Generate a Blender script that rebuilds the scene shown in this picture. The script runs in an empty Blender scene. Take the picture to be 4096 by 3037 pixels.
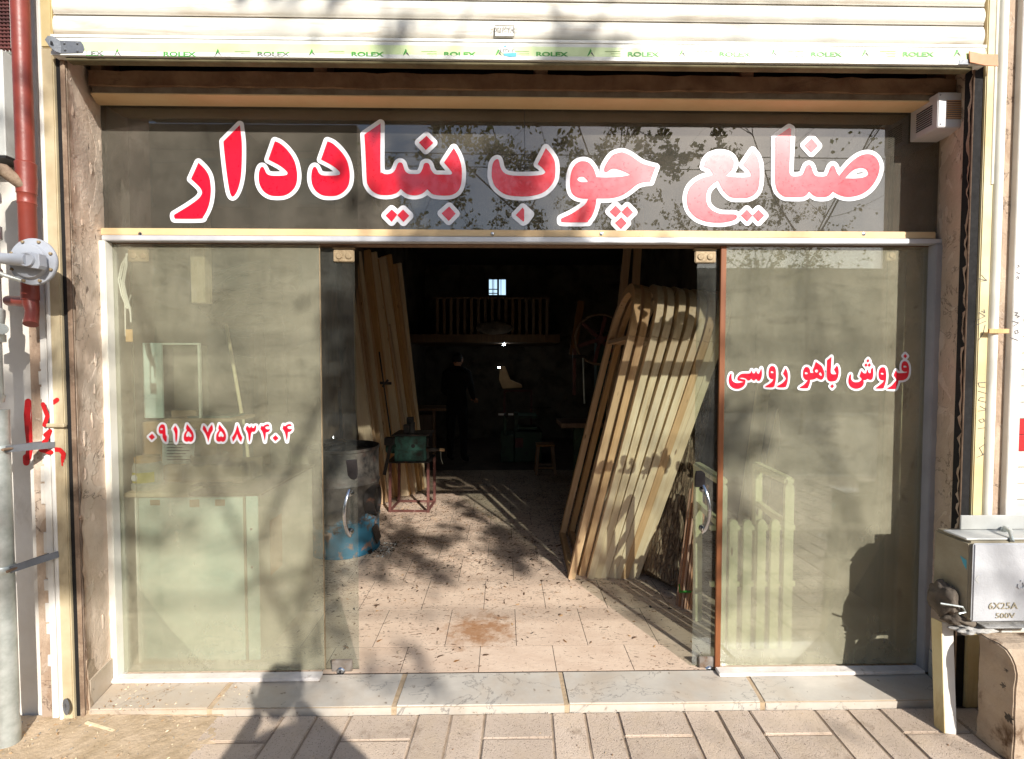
import bpy, bmesh, math, random
import numpy as np
from mathutils import Vector, Matrix, geometry
R = math.radians
rng = random.Random(7)
S = bpy.context.scene
COL = S.collection

# ---------------------------------------------------------------- camera, sky, sun, exposure
F = 1920.0                       # focal length in pixels of the 4096 px wide photograph
YAW, PITCH = R(0.98), R(1.97)
CAM = Vector((0, -2.4, 1.576))
cd = bpy.data.cameras.new('camera'); cam = bpy.data.objects.new('camera', cd); COL.objects.link(cam)
cam.location = CAM; cam.rotation_euler = (math.pi/2 - PITCH, 0, -YAW)
cd.sensor_width = 36; cd.lens = F/4096*36; cd.clip_start = 0.05; cd.clip_end = 2000
S.camera = cam
SUN = Vector((0.47, -1.0, 0.64))       # towards the sun
EL = math.asin(SUN.z/SUN.length); AZ = math.atan2(SUN.x, SUN.y)
w = bpy.data.worlds.new('World'); S.world = w; w.use_nodes = True
nt = w.node_tree; nt.nodes.clear()
sky = nt.nodes.new('ShaderNodeTexSky'); sky.sky_type = 'NISHITA'; sky.sun_disc = False
sky.sun_elevation = EL; sky.sun_rotation = AZ; sky.dust_density = 1.0; sky.air_density = 1.0
bg = nt.nodes.new('ShaderNodeBackground'); bg.inputs[1].default_value = 0.13
wo = nt.nodes.new('ShaderNodeOutputWorld'); nt.links.new(sky.outputs[0], bg.inputs[0]); nt.links.new(bg.outputs[0], wo.inputs[0])
sd = bpy.data.lights.new('sun', 'SUN'); sd.energy = 5.0; sd.angle = R(0.53); sd.color = (1, 0.95, 0.88)
sun = bpy.data.objects.new('sun', sd); COL.objects.link(sun)
sun.rotation_euler = SUN.to_track_quat('Z', 'Y').to_euler(); sun.location = (4, -8, 8)
S.view_settings.view_transform = 'Standard'; S.view_settings.look = 'None'
S.view_settings.exposure = 0.52; S.view_settings.gamma = 1
S.view_settings.use_curve_mapping = False
S.render.engine = 'CYCLES'
S.cycles.max_bounces = 9; S.cycles.transparent_max_bounces = 24; S.cycles.caustics_reflective = False
S.cycles.use_denoising = True

Fw = Vector((math.sin(YAW)*math.cos(PITCH), math.cos(YAW)*math.cos(PITCH), -math.sin(PITCH)))
Rt = Vector((math.cos(YAW), -math.sin(YAW), 0)); Up = Rt.cross(Fw)
def ray(px, py): return Fw + Rt*((px-2048)/F) - Up*((py-1518.5)/F)
def P(px, py, Y=0.0):                  # the point of the plane y = Y seen at a spot of the photograph
    d = ray(px, py); return CAM + d*((Y-CAM.y)/d.y)
def G(px, py, z=0.0):                  # the same for a level plane
    d = ray(px, py); return CAM + d*((z-CAM.z)/d.z)
def X(px, py, Y=0.0): return P(px, py, Y).x
def Z(px, py, Y=0.0): return P(px, py, Y).z

# ---------------------------------------------------------------- object helpers
def tag(o, label=None, cat=None, group=None, kind=None):
    if label: o['label'] = label
    if cat: o['category'] = cat
    if group: o['group'] = group
    if kind: o['kind'] = kind
    return o
def empty(name, loc=(0, 0, 0), label=None, cat=None, group=None, kind=None, rot=None):
    o = bpy.data.objects.new(name, None); COL.objects.link(o); o.location = loc; o.empty_display_size = .1
    if rot: o.rotation_euler = rot
    return tag(o, label, cat, group, kind)
def dup(o, parent=None, label=None):
    c = o.copy(); COL.objects.link(c); c.parent = parent
    if label: c['label'] = label
    for ch in o.children: dup(ch, c)
    return c
class MB:
    def __init__(s): s.v = []; s.f = []; s.m = []
    def add(s, vs, fs, m=0):
        n = len(s.v); s.v += [tuple(v) for v in vs]; s.f += [[n+i for i in f] for f in fs]; s.m += [m]*len(fs); return s
    def box(s, x0, x1, y0, y1, z0, z1, m=0):
        if x0 > x1: x0, x1 = x1, x0
        if z0 > z1: z0, z1 = z1, z0
        if y0 > y1: y0, y1 = y1, y0
        return s.add([(x0,y0,z0),(x1,y0,z0),(x1,y1,z0),(x0,y1,z0),(x0,y0,z1),(x1,y0,z1),(x1,y1,z1),(x0,y1,z1)],
            [(3,2,1,0),(4,5,6,7),(0,1,5,4),(1,2,6,5),(2,3,7,6),(3,0,4,7)], m)
    def bar(s, a, b, w, h, side=None, m=0):          # rectangular bar from a to b, w along side, h across
        a, b = Vector(a), Vector(b); d = (b-a).normalized()
        sd_ = Vector(side) if side else (Vector((1,0,0)) if abs(d.x) < .8 else Vector((0,1,0)))
        sd_ = (sd_ - d*sd_.dot(d)).normalized(); u = d.cross(sd_)
        q = [(-1,-1),(1,-1),(1,1),(-1,1)]
        vs = [a+sd_*i*w/2+u*j*h/2 for i, j in q]+[b+sd_*i*w/2+u*j*h/2 for i, j in q]
        return s.add(vs, [(3,2,1,0),(4,5,6,7),(0,1,5,4),(1,2,6,5),(2,3,7,6),(3,0,4,7)], m)
    def tube(s, pts, r, n=10, cap=True, m=0):
        pts = [Vector(p) for p in pts]; rs = r if isinstance(r, (list, tuple)) else [r]*len(pts)
        base = len(s.v); prev = None; rings = []
        for i, p in enumerate(pts):
            d = (pts[min(i+1, len(pts)-1)]-pts[max(i-1, 0)]).normalized()
            if prev is None:
                a = d.cross(Vector((0,0,1))) if abs(d.z) < .9 else d.cross(Vector((0,1,0)))
            else: a = prev - d*prev.dot(d)
            a.normalize(); prev = a; b = d.cross(a)
            rings.append([p+(a*math.cos(t)+b*math.sin(t))*rs[i] for t in [2*math.pi*k/n for k in range(n)]])
        vs = [v for q in rings for v in q]; fs = []
        for i in range(len(pts)-1):
            for k in range(n): fs.append((i*n+k, i*n+(k+1) % n, (i+1)*n+(k+1) % n, (i+1)*n+k))
        if cap: fs += [tuple(range(n))[::-1], tuple((len(pts)-1)*n+k for k in range(n))]
        return s.add(vs, fs, m)
    def lathe(s, c, prof, n=28, axis='z', m=0):       # prof: list of (radius, height)
        c = Vector(c); vs = []; fs = []
        for r, h in prof:
            for k in range(n):
                t = 2*math.pi*k/n; a, b = r*math.cos(t), r*math.sin(t)
                vs.append(c+(Vector((a,b,h)) if axis == 'z' else Vector((a,h,b)) if axis == 'y' else Vector((h,a,b))))
        for i in range(len(prof)-1):
            for k in range(n): fs.append((i*n+k, i*n+(k+1) % n, (i+1)*n+(k+1) % n, (i+1)*n+k))
        fs += [tuple(range(n))[::-1], tuple((len(prof)-1)*n+k for k in range(n))]
        return s.add(vs, fs, m)
    def prism(s, poly, f0, f1, m=0):                  # poly in 2D, f0/f1 map (a,b) -> 3D on the two faces
        n = len(poly); vs = [f0(a, b) for a, b in poly]+[f1(a, b) for a, b in poly]
        tri = geometry.tessellate_polygon([[Vector((a, b, 0)) for a, b in poly]])
        fs = [tuple(t) for t in tri]+[tuple(n+i for i in t[::-1]) for t in tri]+[(i, (i+1) % n, n+(i+1) % n, n+i) for i in range(n)]
        return s.add(vs, fs, m)
    def build(s, name, mats, parent=None, bevel=0, smooth=False, wonky=0, seg=1):
        me = bpy.data.meshes.new(name); me.from_pydata(s.v, [], s.f)
        for mt in (mats if isinstance(mats, (list, tuple)) else [mats]): me.materials.append(mt)
        if len(me.polygons) == len(s.m): me.polygons.foreach_set('material_index', s.m)
        bm = bmesh.new(); bm.from_mesh(me); bmesh.ops.recalc_face_normals(bm, faces=bm.faces)
        if bevel:
            bmesh.ops.bevel(bm, geom=[e for e in bm.edges if len(e.link_faces) == 2 and e.calc_face_angle(0) > .6], offset=bevel, segments=seg, affect='EDGES', clamp_overlap=True)
        if wonky:
            for v in bm.verts: v.co += Vector((rng.uniform(-1,1), rng.uniform(-1,1), rng.uniform(-1,1)))*wonky
        bm.to_mesh(me); bm.free()
        if smooth:
            me.polygons.foreach_set('use_smooth', [True]*len(me.polygons))
            me.set_sharp_from_angle(angle=R(38))
        me.update()
        o = bpy.data.objects.new(name, me); COL.objects.link(o)
        if parent: o.parent = parent
        return o
def part(name, mb, mat, parent, **k):                # geometry given in world space, parent may be moved
    o = mb.build(name, mat, parent, **k)
    if parent and parent.location.length > 0: o.location = -Vector(parent.location)
    return o
def sheet(name, pts, mat, parent=None):
    return MB().add(pts, [tuple(range(len(pts)))]).build(name, mat, parent)

# ---------------------------------------------------------------- materials
def rgb(h):
    c = [int(h[i:i+2], 16)/255 for i in (0, 2, 4)]
    return tuple((x/12.92 if x < .04045 else ((x+.055)/1.055)**2.4) for x in c)+(1,)
class NT:
    def __init__(s, name):
        s.mat = bpy.data.materials.new(name); s.mat.use_nodes = True; s.t = s.mat.node_tree; s.t.nodes.clear()
        s.out = s.n('ShaderNodeOutputMaterial')
    def n(s, typ, ins=None, **kw):
        nd = s.t.nodes.new(typ)
        for k, v in kw.items(): setattr(nd, k, v)
        for k, v in (ins or {}).items(): s.set(nd.inputs[k], v)
        return nd
    def set(s, sock, v):
        if isinstance(v, bpy.types.NodeSocket): s.t.links.new(v, sock)
        else: sock.default_value = v
    def coords(s, mode='world', stretch=(1,1,1), rnd=True):
        if mode == 'world': v = s.n('ShaderNodeNewGeometry').outputs['Position']
        else: v = s.n('ShaderNodeTexCoord').outputs['Object']
        if mode != 'world' and rnd:
            oi = s.n('ShaderNodeObjectInfo').outputs['Random']
            v = s.n('ShaderNodeVectorMath', {0: v, 1: s.n('ShaderNodeCombineXYZ', {0: s.math('MULTIPLY', oi, 37.), 1: s.math('MULTIPLY', oi, 91.), 2: s.math('MULTIPLY', oi, 53.)}).outputs[0]}, operation='ADD').outputs[0]
        return s.n('ShaderNodeMapping', {'Vector': v, 'Scale': stretch}).outputs[0]
    def math(s, op, a, b=0.0, clamp=False): return s.n('ShaderNodeMath', {0: a, 1: b}, operation=op, use_clamp=clamp).outputs[0]
    def noise(s, vec, scale, detail=5, rough=.6, dist=0.): return s.n('ShaderNodeTexNoise', {'Vector': vec, 'Scale': scale, 'Detail': detail, 'Roughness': rough, 'Distortion': dist}).outputs[0]
    def ramp(s, v, a, b, c=0., d=1.): return s.n('ShaderNodeMapRange', {'Value': v, 'From Min': a, 'From Max': b, 'To Min': c, 'To Max': d}).outputs[0]
    def mix(s, f, a, b, blend='MIX'):
        nd = s.n('ShaderNodeMix', data_type='RGBA', blend_type=blend)
        s.set(nd.inputs[0], f); s.set(nd.inputs[6], a); s.set(nd.inputs[7], b); return nd.outputs[2]
    def bump(s, h, strength, dist=.01): return s.n('ShaderNodeBump', {'Height': h, 'Strength': strength, 'Distance': dist}).outputs[0]
    def pbr(s, col, rough=.7, metal=0., normal=None, coat=0., spec=.5):
        b = s.n('ShaderNodeBsdfPrincipled', {'Base Color': col, 'Roughness': rough, 'Metallic': metal, 'Coat Weight': coat, 'Specular IOR Level': spec, 'Coat Roughness': .04})
        if normal is not None: s.set(b.inputs['Normal'], normal)
        s.t.links.new(b.outputs[0], s.out.inputs[0]); return b
def M(name, c1, c2=None, sc=6, rough=.75, bump=.15, bsc=60, metal=0., stretch=(1,1,1), stain=None, st=(.55,.7), ssc=3, sstretch=(1,1,1), mode='world', rnd=0., fine=None, coat=0.):
    m = NT(name); c1 = rgb(c1); c2 = rgb(c2) if c2 else c1
    v = m.coords(mode, stretch)
    col = m.mix(m.ramp(m.noise(v, sc), .35, .65), c1, c2)
    if fine: col = m.mix(m.ramp(m.noise(m.coords(mode), fine[1], 3, .7), fine[2], fine[2]+.12), col, rgb(fine[0]))
    if stain: col = m.mix(m.ramp(m.noise(m.coords(mode, sstretch), ssc, 9, .68, .4), st[0], st[1]), col, rgb(stain))
    if rnd:
        o = m.n('ShaderNodeObjectInfo').outputs['Random']
        col = m.n('ShaderNodeHueSaturation', {'Color': col, 'Value': m.ramp(o, 0, 1, 1-rnd, 1+rnd*.6), 'Saturation': m.ramp(m.math('FRACT', m.math('MULTIPLY', o, 7.3)), 0, 1, 1-rnd, 1+rnd)}).outputs[0]
    nz = m.noise(v, bsc, 6, .65)
    m.pbr(col, m.ramp(nz, .3, .7, rough-.08, min(1, rough+.08)), metal, m.bump(nz, bump) if bump else None, coat)
    return m.mat

def wood(name, a, b, rnd=.12, sc=1., rough=.62, mode='object'):
    m = NT(name); v = m.coords(mode, (14*sc, 14*sc, .8*sc))
    g1 = m.noise(v, 2.2, 6, .6, 1.2); g2 = m.noise(v, 9, 4, .7)
    col = m.mix(m.ramp(g1, .3, .7), rgb(a), rgb(b))
    col = m.mix(m.ramp(g2, .55, .8, 0, .3), col, m.mix(.5, rgb(b), (.12,.05,.02,1)))
    kn = m.n('ShaderNodeTexVoronoi', {'Vector': m.coords(mode, (12, 12, 3.4)), 'Scale': 1.0}).outputs['Distance']
    col = m.mix(m.ramp(kn, .05, .11, .8, 0), col, (.14,.06,.025,1))
    o = m.n('ShaderNodeObjectInfo').outputs['Random']
    col = m.n('ShaderNodeHueSaturation', {'Color': col, 'Value': m.ramp(o, 0, 1, 1-rnd, 1+rnd*.7), 'Saturation': m.ramp(m.math('FRACT', m.math('MULTIPLY', o, 5.7)), 0, 1, 1-rnd, 1+rnd*1.3)}).outputs[0]
    m.pbr(col, rough, 0, m.bump(m.math('ADD', g1, g2), .12)); return m.mat

def glass_mat(name, dust, dustcol, tint, dsc=2.2, clean=False, refl=1.0):
    m = NT(name)
    tr = m.n('ShaderNodeBsdfTransparent', {'Color': tint}).outputs[0]
    if clean: base = tr
    else:
        v = m.coords('world', (1, 1, .45))
        blot = m.ramp(m.noise(v, dsc, 8, .66, .3), .3, .72, dust[0], dust[1])
        str_ = m.ramp(m.noise(m.coords('world', (26, 1, 1.2)), 1.6, 6, .65), .45, .75, 0, .025)
        sm = m.ramp(m.noise(m.coords('world', (3, 1, 9)), 2.0, 4, .6, 1.2), .5, .75, 0, -.06)
        low = m.ramp(m.n('ShaderNodeSeparateXYZ', {0: m.n('ShaderNodeNewGeometry').outputs['Position']}).outputs[2], 0, .5, dust[2], 0.)
        f = m.math('ADD', m.math('ADD', blot, str_), m.math('ADD', low, sm), True)
        dcol = m.mix(m.ramp(m.noise(m.coords('world'), 5, 4), .35, .65), rgb(dustcol[0]), rgb(dustcol[1]))
        df = m.n('ShaderNodeBsdfDiffuse', {'Color': dcol}).outputs[0]
        tl = m.n('ShaderNodeBsdfTranslucent', {'Color': dcol}).outputs[0]
        d = m.n('ShaderNodeMixShader', {0: .15, 1: df, 2: tl}).outputs[0]
        base = m.n('ShaderNodeMixShader', {0: f, 1: tr, 2: d}).outputs[0]
    gl = m.n('ShaderNodeBsdfGlossy', {'Color': (1,1,1,1), 'Roughness': .006}).outputs[0]
    fr = m.math('MULTIPLY', m.n('ShaderNodeFresnel', {'IOR': 1.5}).outputs[0], refl)
    lp = m.n('ShaderNodeMixShader', {0: fr, 1: base, 2: gl}).outputs[0]
    m.t.links.new(lp, m.out.inputs[0]); return m.mat

def plaster_material(name, c1, c2, rust, amt):
    m = NT(name); v = m.coords('world'); xyz = m.n('ShaderNodeSeparateXYZ', {0: v})
    col = m.mix(m.ramp(m.noise(v, 5, 6, .65), .3, .7), rgb(c1), rgb(c2))
    patch = m.ramp(m.noise(m.coords('world', (1,1,.8)), 4.3, 5, .6, .8), .56, .575)      # coats of paint worn off in patches
    col = m.mix(m.math('MULTIPLY', patch, .45), col, rgb('E2D4C2'))
    edge = m.math('ADD', m.ramp(xyz.outputs[1], -.25, -.13, .42, 0), m.ramp(xyz.outputs[2], 0, .5, .12, 0))
    rn = m.math('ADD', edge, m.noise(m.coords('world', (1,1,.3)), 7, 8, .72, .4))
    col = m.mix(m.math('MULTIPLY', m.ramp(rn, .72, .95), amt), col, rgb(rust))
    cr = m.math('ABSOLUTE', m.math('SUBTRACT', m.noise(v, 4.5, 8, .62, .5), .5)); line = m.ramp(cr, 0, .009, 1, 0)
    line = m.math('MULTIPLY', line, m.ramp(m.noise(v, 2.1, 2), .48, .56))
    pit = m.math('MULTIPLY', m.ramp(m.noise(m.coords('world', (1,1,.28)), 38, 3, .6), .66, .7), m.ramp(m.noise(m.coords('world', (1,1,.5)), 4, 3), .48, .6))
    dark = m.math('MAXIMUM', line, pit)
    col = m.mix(m.math('MULTIPLY', dark, .75), col, rgb('4E3A2C'))
    h = m.math('SUBTRACT', m.math('ADD', m.noise(v, 32, 7, .65), m.math('MULTIPLY', patch, .5)), m.math('MULTIPLY', dark, 1.5))
    m.pbr(col, .92, 0, m.bump(h, .5)); return m.mat
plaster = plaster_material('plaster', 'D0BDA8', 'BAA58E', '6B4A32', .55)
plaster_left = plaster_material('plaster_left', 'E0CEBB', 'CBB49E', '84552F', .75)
beam_mat = M('rough_beam', '8F7256', '6B4E38', 5, .95, .5, 24, stain='3F2A1C', st=(.56,.74), ssc=5, sstretch=(.5,1,2))
beam_mat2 = M('rough_render', '8E8272', '6F5F4E', 7, .95, .5, 30, stain='4C3A2C', st=(.6,.75), ssc=4, sstretch=(.6,1,2))
cream_paint = M('cream_paint', 'D9BF93', 'CFB083', 4, .6, .06, 60, stain='8E6A45', st=(.66,.74), ssc=4)
rail_paint = M('rail_paint', 'DCCFA4', 'C9B480', 3, .55, .08, 50, stain='7E6236', st=(.56,.76), ssc=3, sstretch=(1,1,.22))
rail_dirty = M('rail_dirty', 'CCC0A0', 'AD9C7C', 3, .6, .1, 50, stain='57422A', st=(.5,.74), ssc=3, sstretch=(1.4,1,.2))
white_wall = M('white_wall', 'DCD8CF', 'CBC5BA', 3, .85, .2, 40, stain='A59A8A', st=(.6,.8), ssc=2)
white_strip = M('white_strip', 'DEDCD6', 'C9C5BC', 3, .6, .12, 40, stain='9A8E7E', st=(.62,.8), ssc=4, sstretch=(1,1,.3))
black_slot = M('black_rubber', '0E0B0A', None, 3, .9, .1)
rust_metal = M('rust_metal', '86705C', '65503F', 7, .8, .4, 60, stain='A08C76', st=(.5,.7), ssc=9)
alum = M('aluminium', 'D3D4D6', 'BDBEC2', 5, .38, .03, 80, metal=.25, stain='8F8778', st=(.64,.75), ssc=5)
white_alum = M('white_frame', 'E6E4D8', 'D6D2C4', 4, .5, .05, 60, stain='9E8F7A', st=(.64,.8), ssc=4, sstretch=(1,1,.3))
grey_alum = M('grey_frame', 'A9A9AC', '98989C', 4, .5, .05, 60)
curb_mat = M('white_marble_curb', 'E4DED8', 'CFC8C0', 8, .6, .4, 70, stain='8D7C68', st=(.62,.75), ssc=12)
slat_mat = M('shutter_slat', 'DCD9CE', 'CFCBBF', 4, .42, .05, 60, stain='AA9478', st=(.5,.8), ssc=5, sstretch=(.5,1,7))
slat_bar = M('shutter_bar', 'E3E4DE', 'D2D3CC', 4, .35, .03, 60)
olive = M('dark_olive', '6F674A', '4E472F', 6, .8, .3)  # dark olive of the strip below the shutter's bottom bar
tape_mat = M('green_tape', 'D3E3AE', 'C6DA9C', 5, .35, .02, 60)
green_ink = M('green_ink', '4FA03C', '3C8A3A', 20, .5, 0)
dark_ink = M('dark_ink', '4A4650', None, 5, .5, 0)
black_ink = M('black_ink', '1C1A1C', None, 5, .6, 0)
blue_ink = M('blue_ink', '4FA7C0', None, 5, .6, 0)
paper_mat = M('paper', 'D9DCD8', None, 5, .7, 0)
sign_red = M('sign_red', 'E0102F', 'D90E2C', 5, .32, 0, coat=.9)
sign_white = M('sign_white', 'E9E9EC', 'DDDEE4', 9, .35, 0, coat=.7)
spray_red = M('spray_red', 'C81418', 'A90F14', 14, .6, .1)
bracket_grey = M('bracket_grey', '7E8288', '66696E', 6, .5, .2, 70, metal=.4)
bracket_tan = M('bracket_tan', 'C68A5C', 'B97C50', 4, .5, .06)
brass_mat = M('dirty_brass', 'A59274', '7F6D52', 9, .6, .3, 80, metal=.3, stain='6A5336', st=(.55,.7), ssc=14)
chrome = M('chrome', 'C9CBCE', 'A9ABAF', 6, .22, .03, 90, metal=1.)
lock_mat = M('lock_metal', 'A59D96', '7E756C', 9, .5, .3, 80, metal=.5, stain='75563A', st=(.55,.68), ssc=18)
leather = M('black_leather', '2A2424', '1C1717', 9, .6, .3, 90)
galv = M('galvanised', 'C2C8C5', 'A9B0AC', 22, .42, .06, 90, metal=.55, stain='A48B66', st=(.7,.8), ssc=5, sstretch=(1,1,.5))
chrome_pipe = M('silver_paint', 'C9CDC9', 'AEB2AE', 12, .35, .12, 90, metal=.5)
red_pipe = M('red_pipe', '84382B', '702C22', 6, .45, .08, 50, stain='7C2E22', st=(.6,.75), ssc=5)
reg_grey = M('regulator_grey', 'A4A8AF', '969AA2', 7, .5, .08, 70)
box_side = M('box_side', '9D9580', '877D68', 5, .7, .4, 28, stain='6B604C', st=(.6,.75), ssc=5)
box_grey = M('box_grey', 'B3B5B8', 'A3A5A9', 5, .5, .35, 28, stain='9A9C9F', st=(.64,.76), ssc=6)
sheet_grey = M('sheet_grey', 'C4C6C2', 'B2B2AC', 4, .6, .1, 50, stain='8D8272', st=(.6,.8), ssc=3)
concrete = M('concrete', '8E8071', '75675A', 8, .95, .6, 40, stain='3B3128', st=(.6,.7), ssc=11)
stone_post = M('stone_post', 'B3A08A', '95826E', 5, .9, .6, 50, stain='5E4630', st=(.56,.66), ssc=7, sstretch=(1,1,.7))
cement = M('cement_lump', '6F655A', '4D453C', 12, .95, .9, 22)
cement_pale = M('cement_pale', 'B6B4B0', '8E8B86', 16, .9, .9, 26)
dirt_mat = M('dirt', 'C2AC90', 'AC9678', 9, .98, .8, 34, stain='8A745A', st=(.6,.75), ssc=14, fine=('D2BFA2', 130, .62))
asphalt = M('asphalt', '4A4846', '3B3A38', 30, .95, .6, 120)
ground_mat = M('street_ground', '6E6558', '5A5247', 3, .98, .4, 20)
kerb_mat = M('kerb_stone', 'A39D92', '8C857A', 6, .9, .3, 40)
grout = M('grout', '4A3F36', '3A312A', 12, .98, .4, 60)
paver_grout = M('paver_grout', 'AE9B86', '8F7E6B', 12, .98, .5, 60)
wood_light = wood('pine_light', 'ECDCBE', 'DCC39C', .04)
wood_mid = wood('pine_orange', 'D6B58C', 'C19B70', .12)
wood_dark = wood('old_wood', '8C6A48', '6B4C30', .2)
wood_black = wood('grey_wood', '6A5744', '4A3A2B', .2)
wood_post = wood('red_varnished_wood', '8A5228', '6E3A18', .05)
picket_mat = wood('pale_picket', 'DAD5AE', 'CFC79C', .05)
rod_mat = wood('thin_rod', 'CFA182', 'B98767', .2, 2.)
green_machine = M('green_machine', '3E6E62', '2D5048', 7, .6, .3, 50, stain='2A2520', st=(.5,.66), ssc=9, mode='object')
green_dark = M('green_dark', '2E4A34', '22382A', 7, .6, .3, 50, stain='1A1712', st=(.55,.7), ssc=9)
iron = M('iron', '3B3734', '2A2624', 9, .55, .3, 60, metal=.4, stain='6C4632', st=(.58,.7), ssc=12)
red_frame = M('rusty_red_frame', '6B3E36', '54322C', 12, .7, .4, 60, stain='B59C94', st=(.62,.7), ssc=22)
cast_red = M('cast_red', '6B3A34', '4B2B28', 7, .6, .2)
yellow_mat = M('yellow_label', 'E2D22E', 'C9C022', 9, .5, .02)
tub_mat = M('tub_plastic', 'CFCFC2', 'BDBDB0', 5, .4, .02)
tub_lid = M('tub_lid', 'D9B077', 'C79B60', 5, .5, .05)
cardboard = M('cardboard', 'B8956B', 'A3805A', 5, .9, .1)
wood_box = wood('dusty_box', 'B49A7E', '96795E', .1, 1.)
panel_green = M('pale_green_panel', 'CEDFD6', 'BFD1C9', 2, .5, .05, 40, stain='8FA08E', st=(.6,.8), ssc=3)
panel_grey = M('pale_panel', 'BDB8A6', 'A8A28F', 3, .6, .1, 40, stain='857A62', st=(.55,.8), ssc=4, sstretch=(1,1,.3))
wall_in = M('interior_wall', '786E60', '5E5548', 3, .95, .5, 18, stain='3A3228', st=(.5,.7), ssc=3, fine=('6A6254', 30, .62))
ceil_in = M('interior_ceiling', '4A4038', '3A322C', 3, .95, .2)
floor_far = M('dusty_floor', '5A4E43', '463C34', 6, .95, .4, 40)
cable_white = M('white_cable', 'D8D6C8', None, 5, .5, 0)
wire_dark = M('dark_wire', '4A443C', None, 5, .6, 0)
louver = M('vent_paint', 'C9C8C8', 'BBBABC', 6, .5, .04)
louver_in = M('vent_slot', 'C79C74', 'A87E5A', 6, .7, .04)
skin_mat = M('skin', 'B98668', None, 5, .6, .05)
cloth_dark = M('dark_coat', '0C0C0F', '09090B', 8, .9, .2)
cloth_blue = M('dark_trousers', '1E2430', None, 8, .9, .2)
hair_mat = M('hair', '14100E', None, 8, .7, .2)
bark_tree = M('bark', '5A4A3A', '3F3328', 9, .95, .6, 30)
brick_far = M('tan_brick', '8C7358', '77604A', 2, .9, .3, 20)
slate = M('dark_glass_tile', '5C7068', '3C4C48', 4, .2, .02)

def leaf_material():
    m = NT('leaf'); o = m.noise(m.coords('world'), 3, 2)
    c = m.mix(m.ramp(o, .35, .65), rgb('5E6A2C'), rgb('8A7A34'))
    a = m.n('ShaderNodeBsdfDiffuse', {'Color': c}).outputs[0]; b = m.n('ShaderNodeBsdfTranslucent', {'Color': c}).outputs[0]
    m.t.links.new(m.n('ShaderNodeMixShader', {0: .35, 1: a, 2: b}).outputs[0], m.out.inputs[0]); return m.mat
leaf_mat = leaf_material()

def travertine():
    m = NT('travertine_tile'); g = m.n('ShaderNodeNewGeometry').outputs['Position']
    xyz = m.n('ShaderNodeSeparateXYZ', {0: g})
    oi = m.n('ShaderNodeObjectInfo').outputs['Random']
    base = m.mix(m.ramp(m.noise(m.coords('world', (1, 2.2, 1)), 4, 6), .3, .7), rgb('E0CAB4'), rgb('CDB49E'))
    base = m.n('ShaderNodeHueSaturation', {'Color': base, 'Value': m.ramp(oi, 0, 1, .94, 1.03)}).outputs[0]
    vein = m.noise(m.coords('world', (5, 16, 1)), 3.0, 5, .62, .3)
    base = m.mix(m.ramp(vein, .6, .75, 0, .4), base, rgb('AA8A6A'))
    dens = m.noise(m.coords('world'), 1.9, 3)
    far = m.ramp(xyz.outputs[1], .25, 1.6, 0, .075)
    thr = m.math('ADD', m.math('MULTIPLY', dens, .16), far)
    pit = m.noise(m.coords('world', (5.5, 14, 1)), 3.0, 3, .55, 2.2)
    pit = m.math('ADD', pit, thr)
    pm = m.ramp(pit, .725, .735)
    pit2 = m.math('ADD', m.noise(m.coords('world', (22, 46, 1)), 2.6, 3, .5, .8), m.math('MULTIPLY', thr, .9))
    pm2 = m.ramp(pit2, .755, .77)
    pm = m.math('MAXIMUM', pm, pm2)
    col = m.mix(m.math('MULTIPLY', pm, .85), base, m.mix(m.ramp(m.noise(m.coords('world'), 11, 2), .45, .6), rgb('4A382B'), rgb('7C5636')))
    # rust stain about one spot of the floor
    sx = m.math('POWER', m.math('MULTIPLY', m.math('ADD', xyz.outputs[0], .14), 3.6), 2.); sy = m.math('POWER', m.math('MULTIPLY', m.math('ADD', xyz.outputs[1], -.40), 4.2), 2.)
    rr = m.math('ADD', m.math('SUBTRACT', 1., m.math('ADD', sx, sy)), m.ramp(m.noise(m.coords('world'), 9, 6, .7), .35, .65, -.75, .55))
    col = m.mix(m.ramp(rr, .1, 1., 0, .75), col, rgb('94602C'))
    rear_tone = m.ramp(xyz.outputs[1], 2.6, 5., 0, .6)  # tiles turn evenly browner towards the back of the room
    col = m.mix(rear_tone, col, rgb('5A4A3C'))
    h = m.math('SUBTRACT', m.noise(m.coords('world'), 60, 4), m.math('MULTIPLY', pm, 1.5))
    m.pbr(col, m.ramp(pm, 0, 1, .5, .95), 0, m.bump(h, .25)); return m.mat
tile_mat = travertine()

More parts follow.
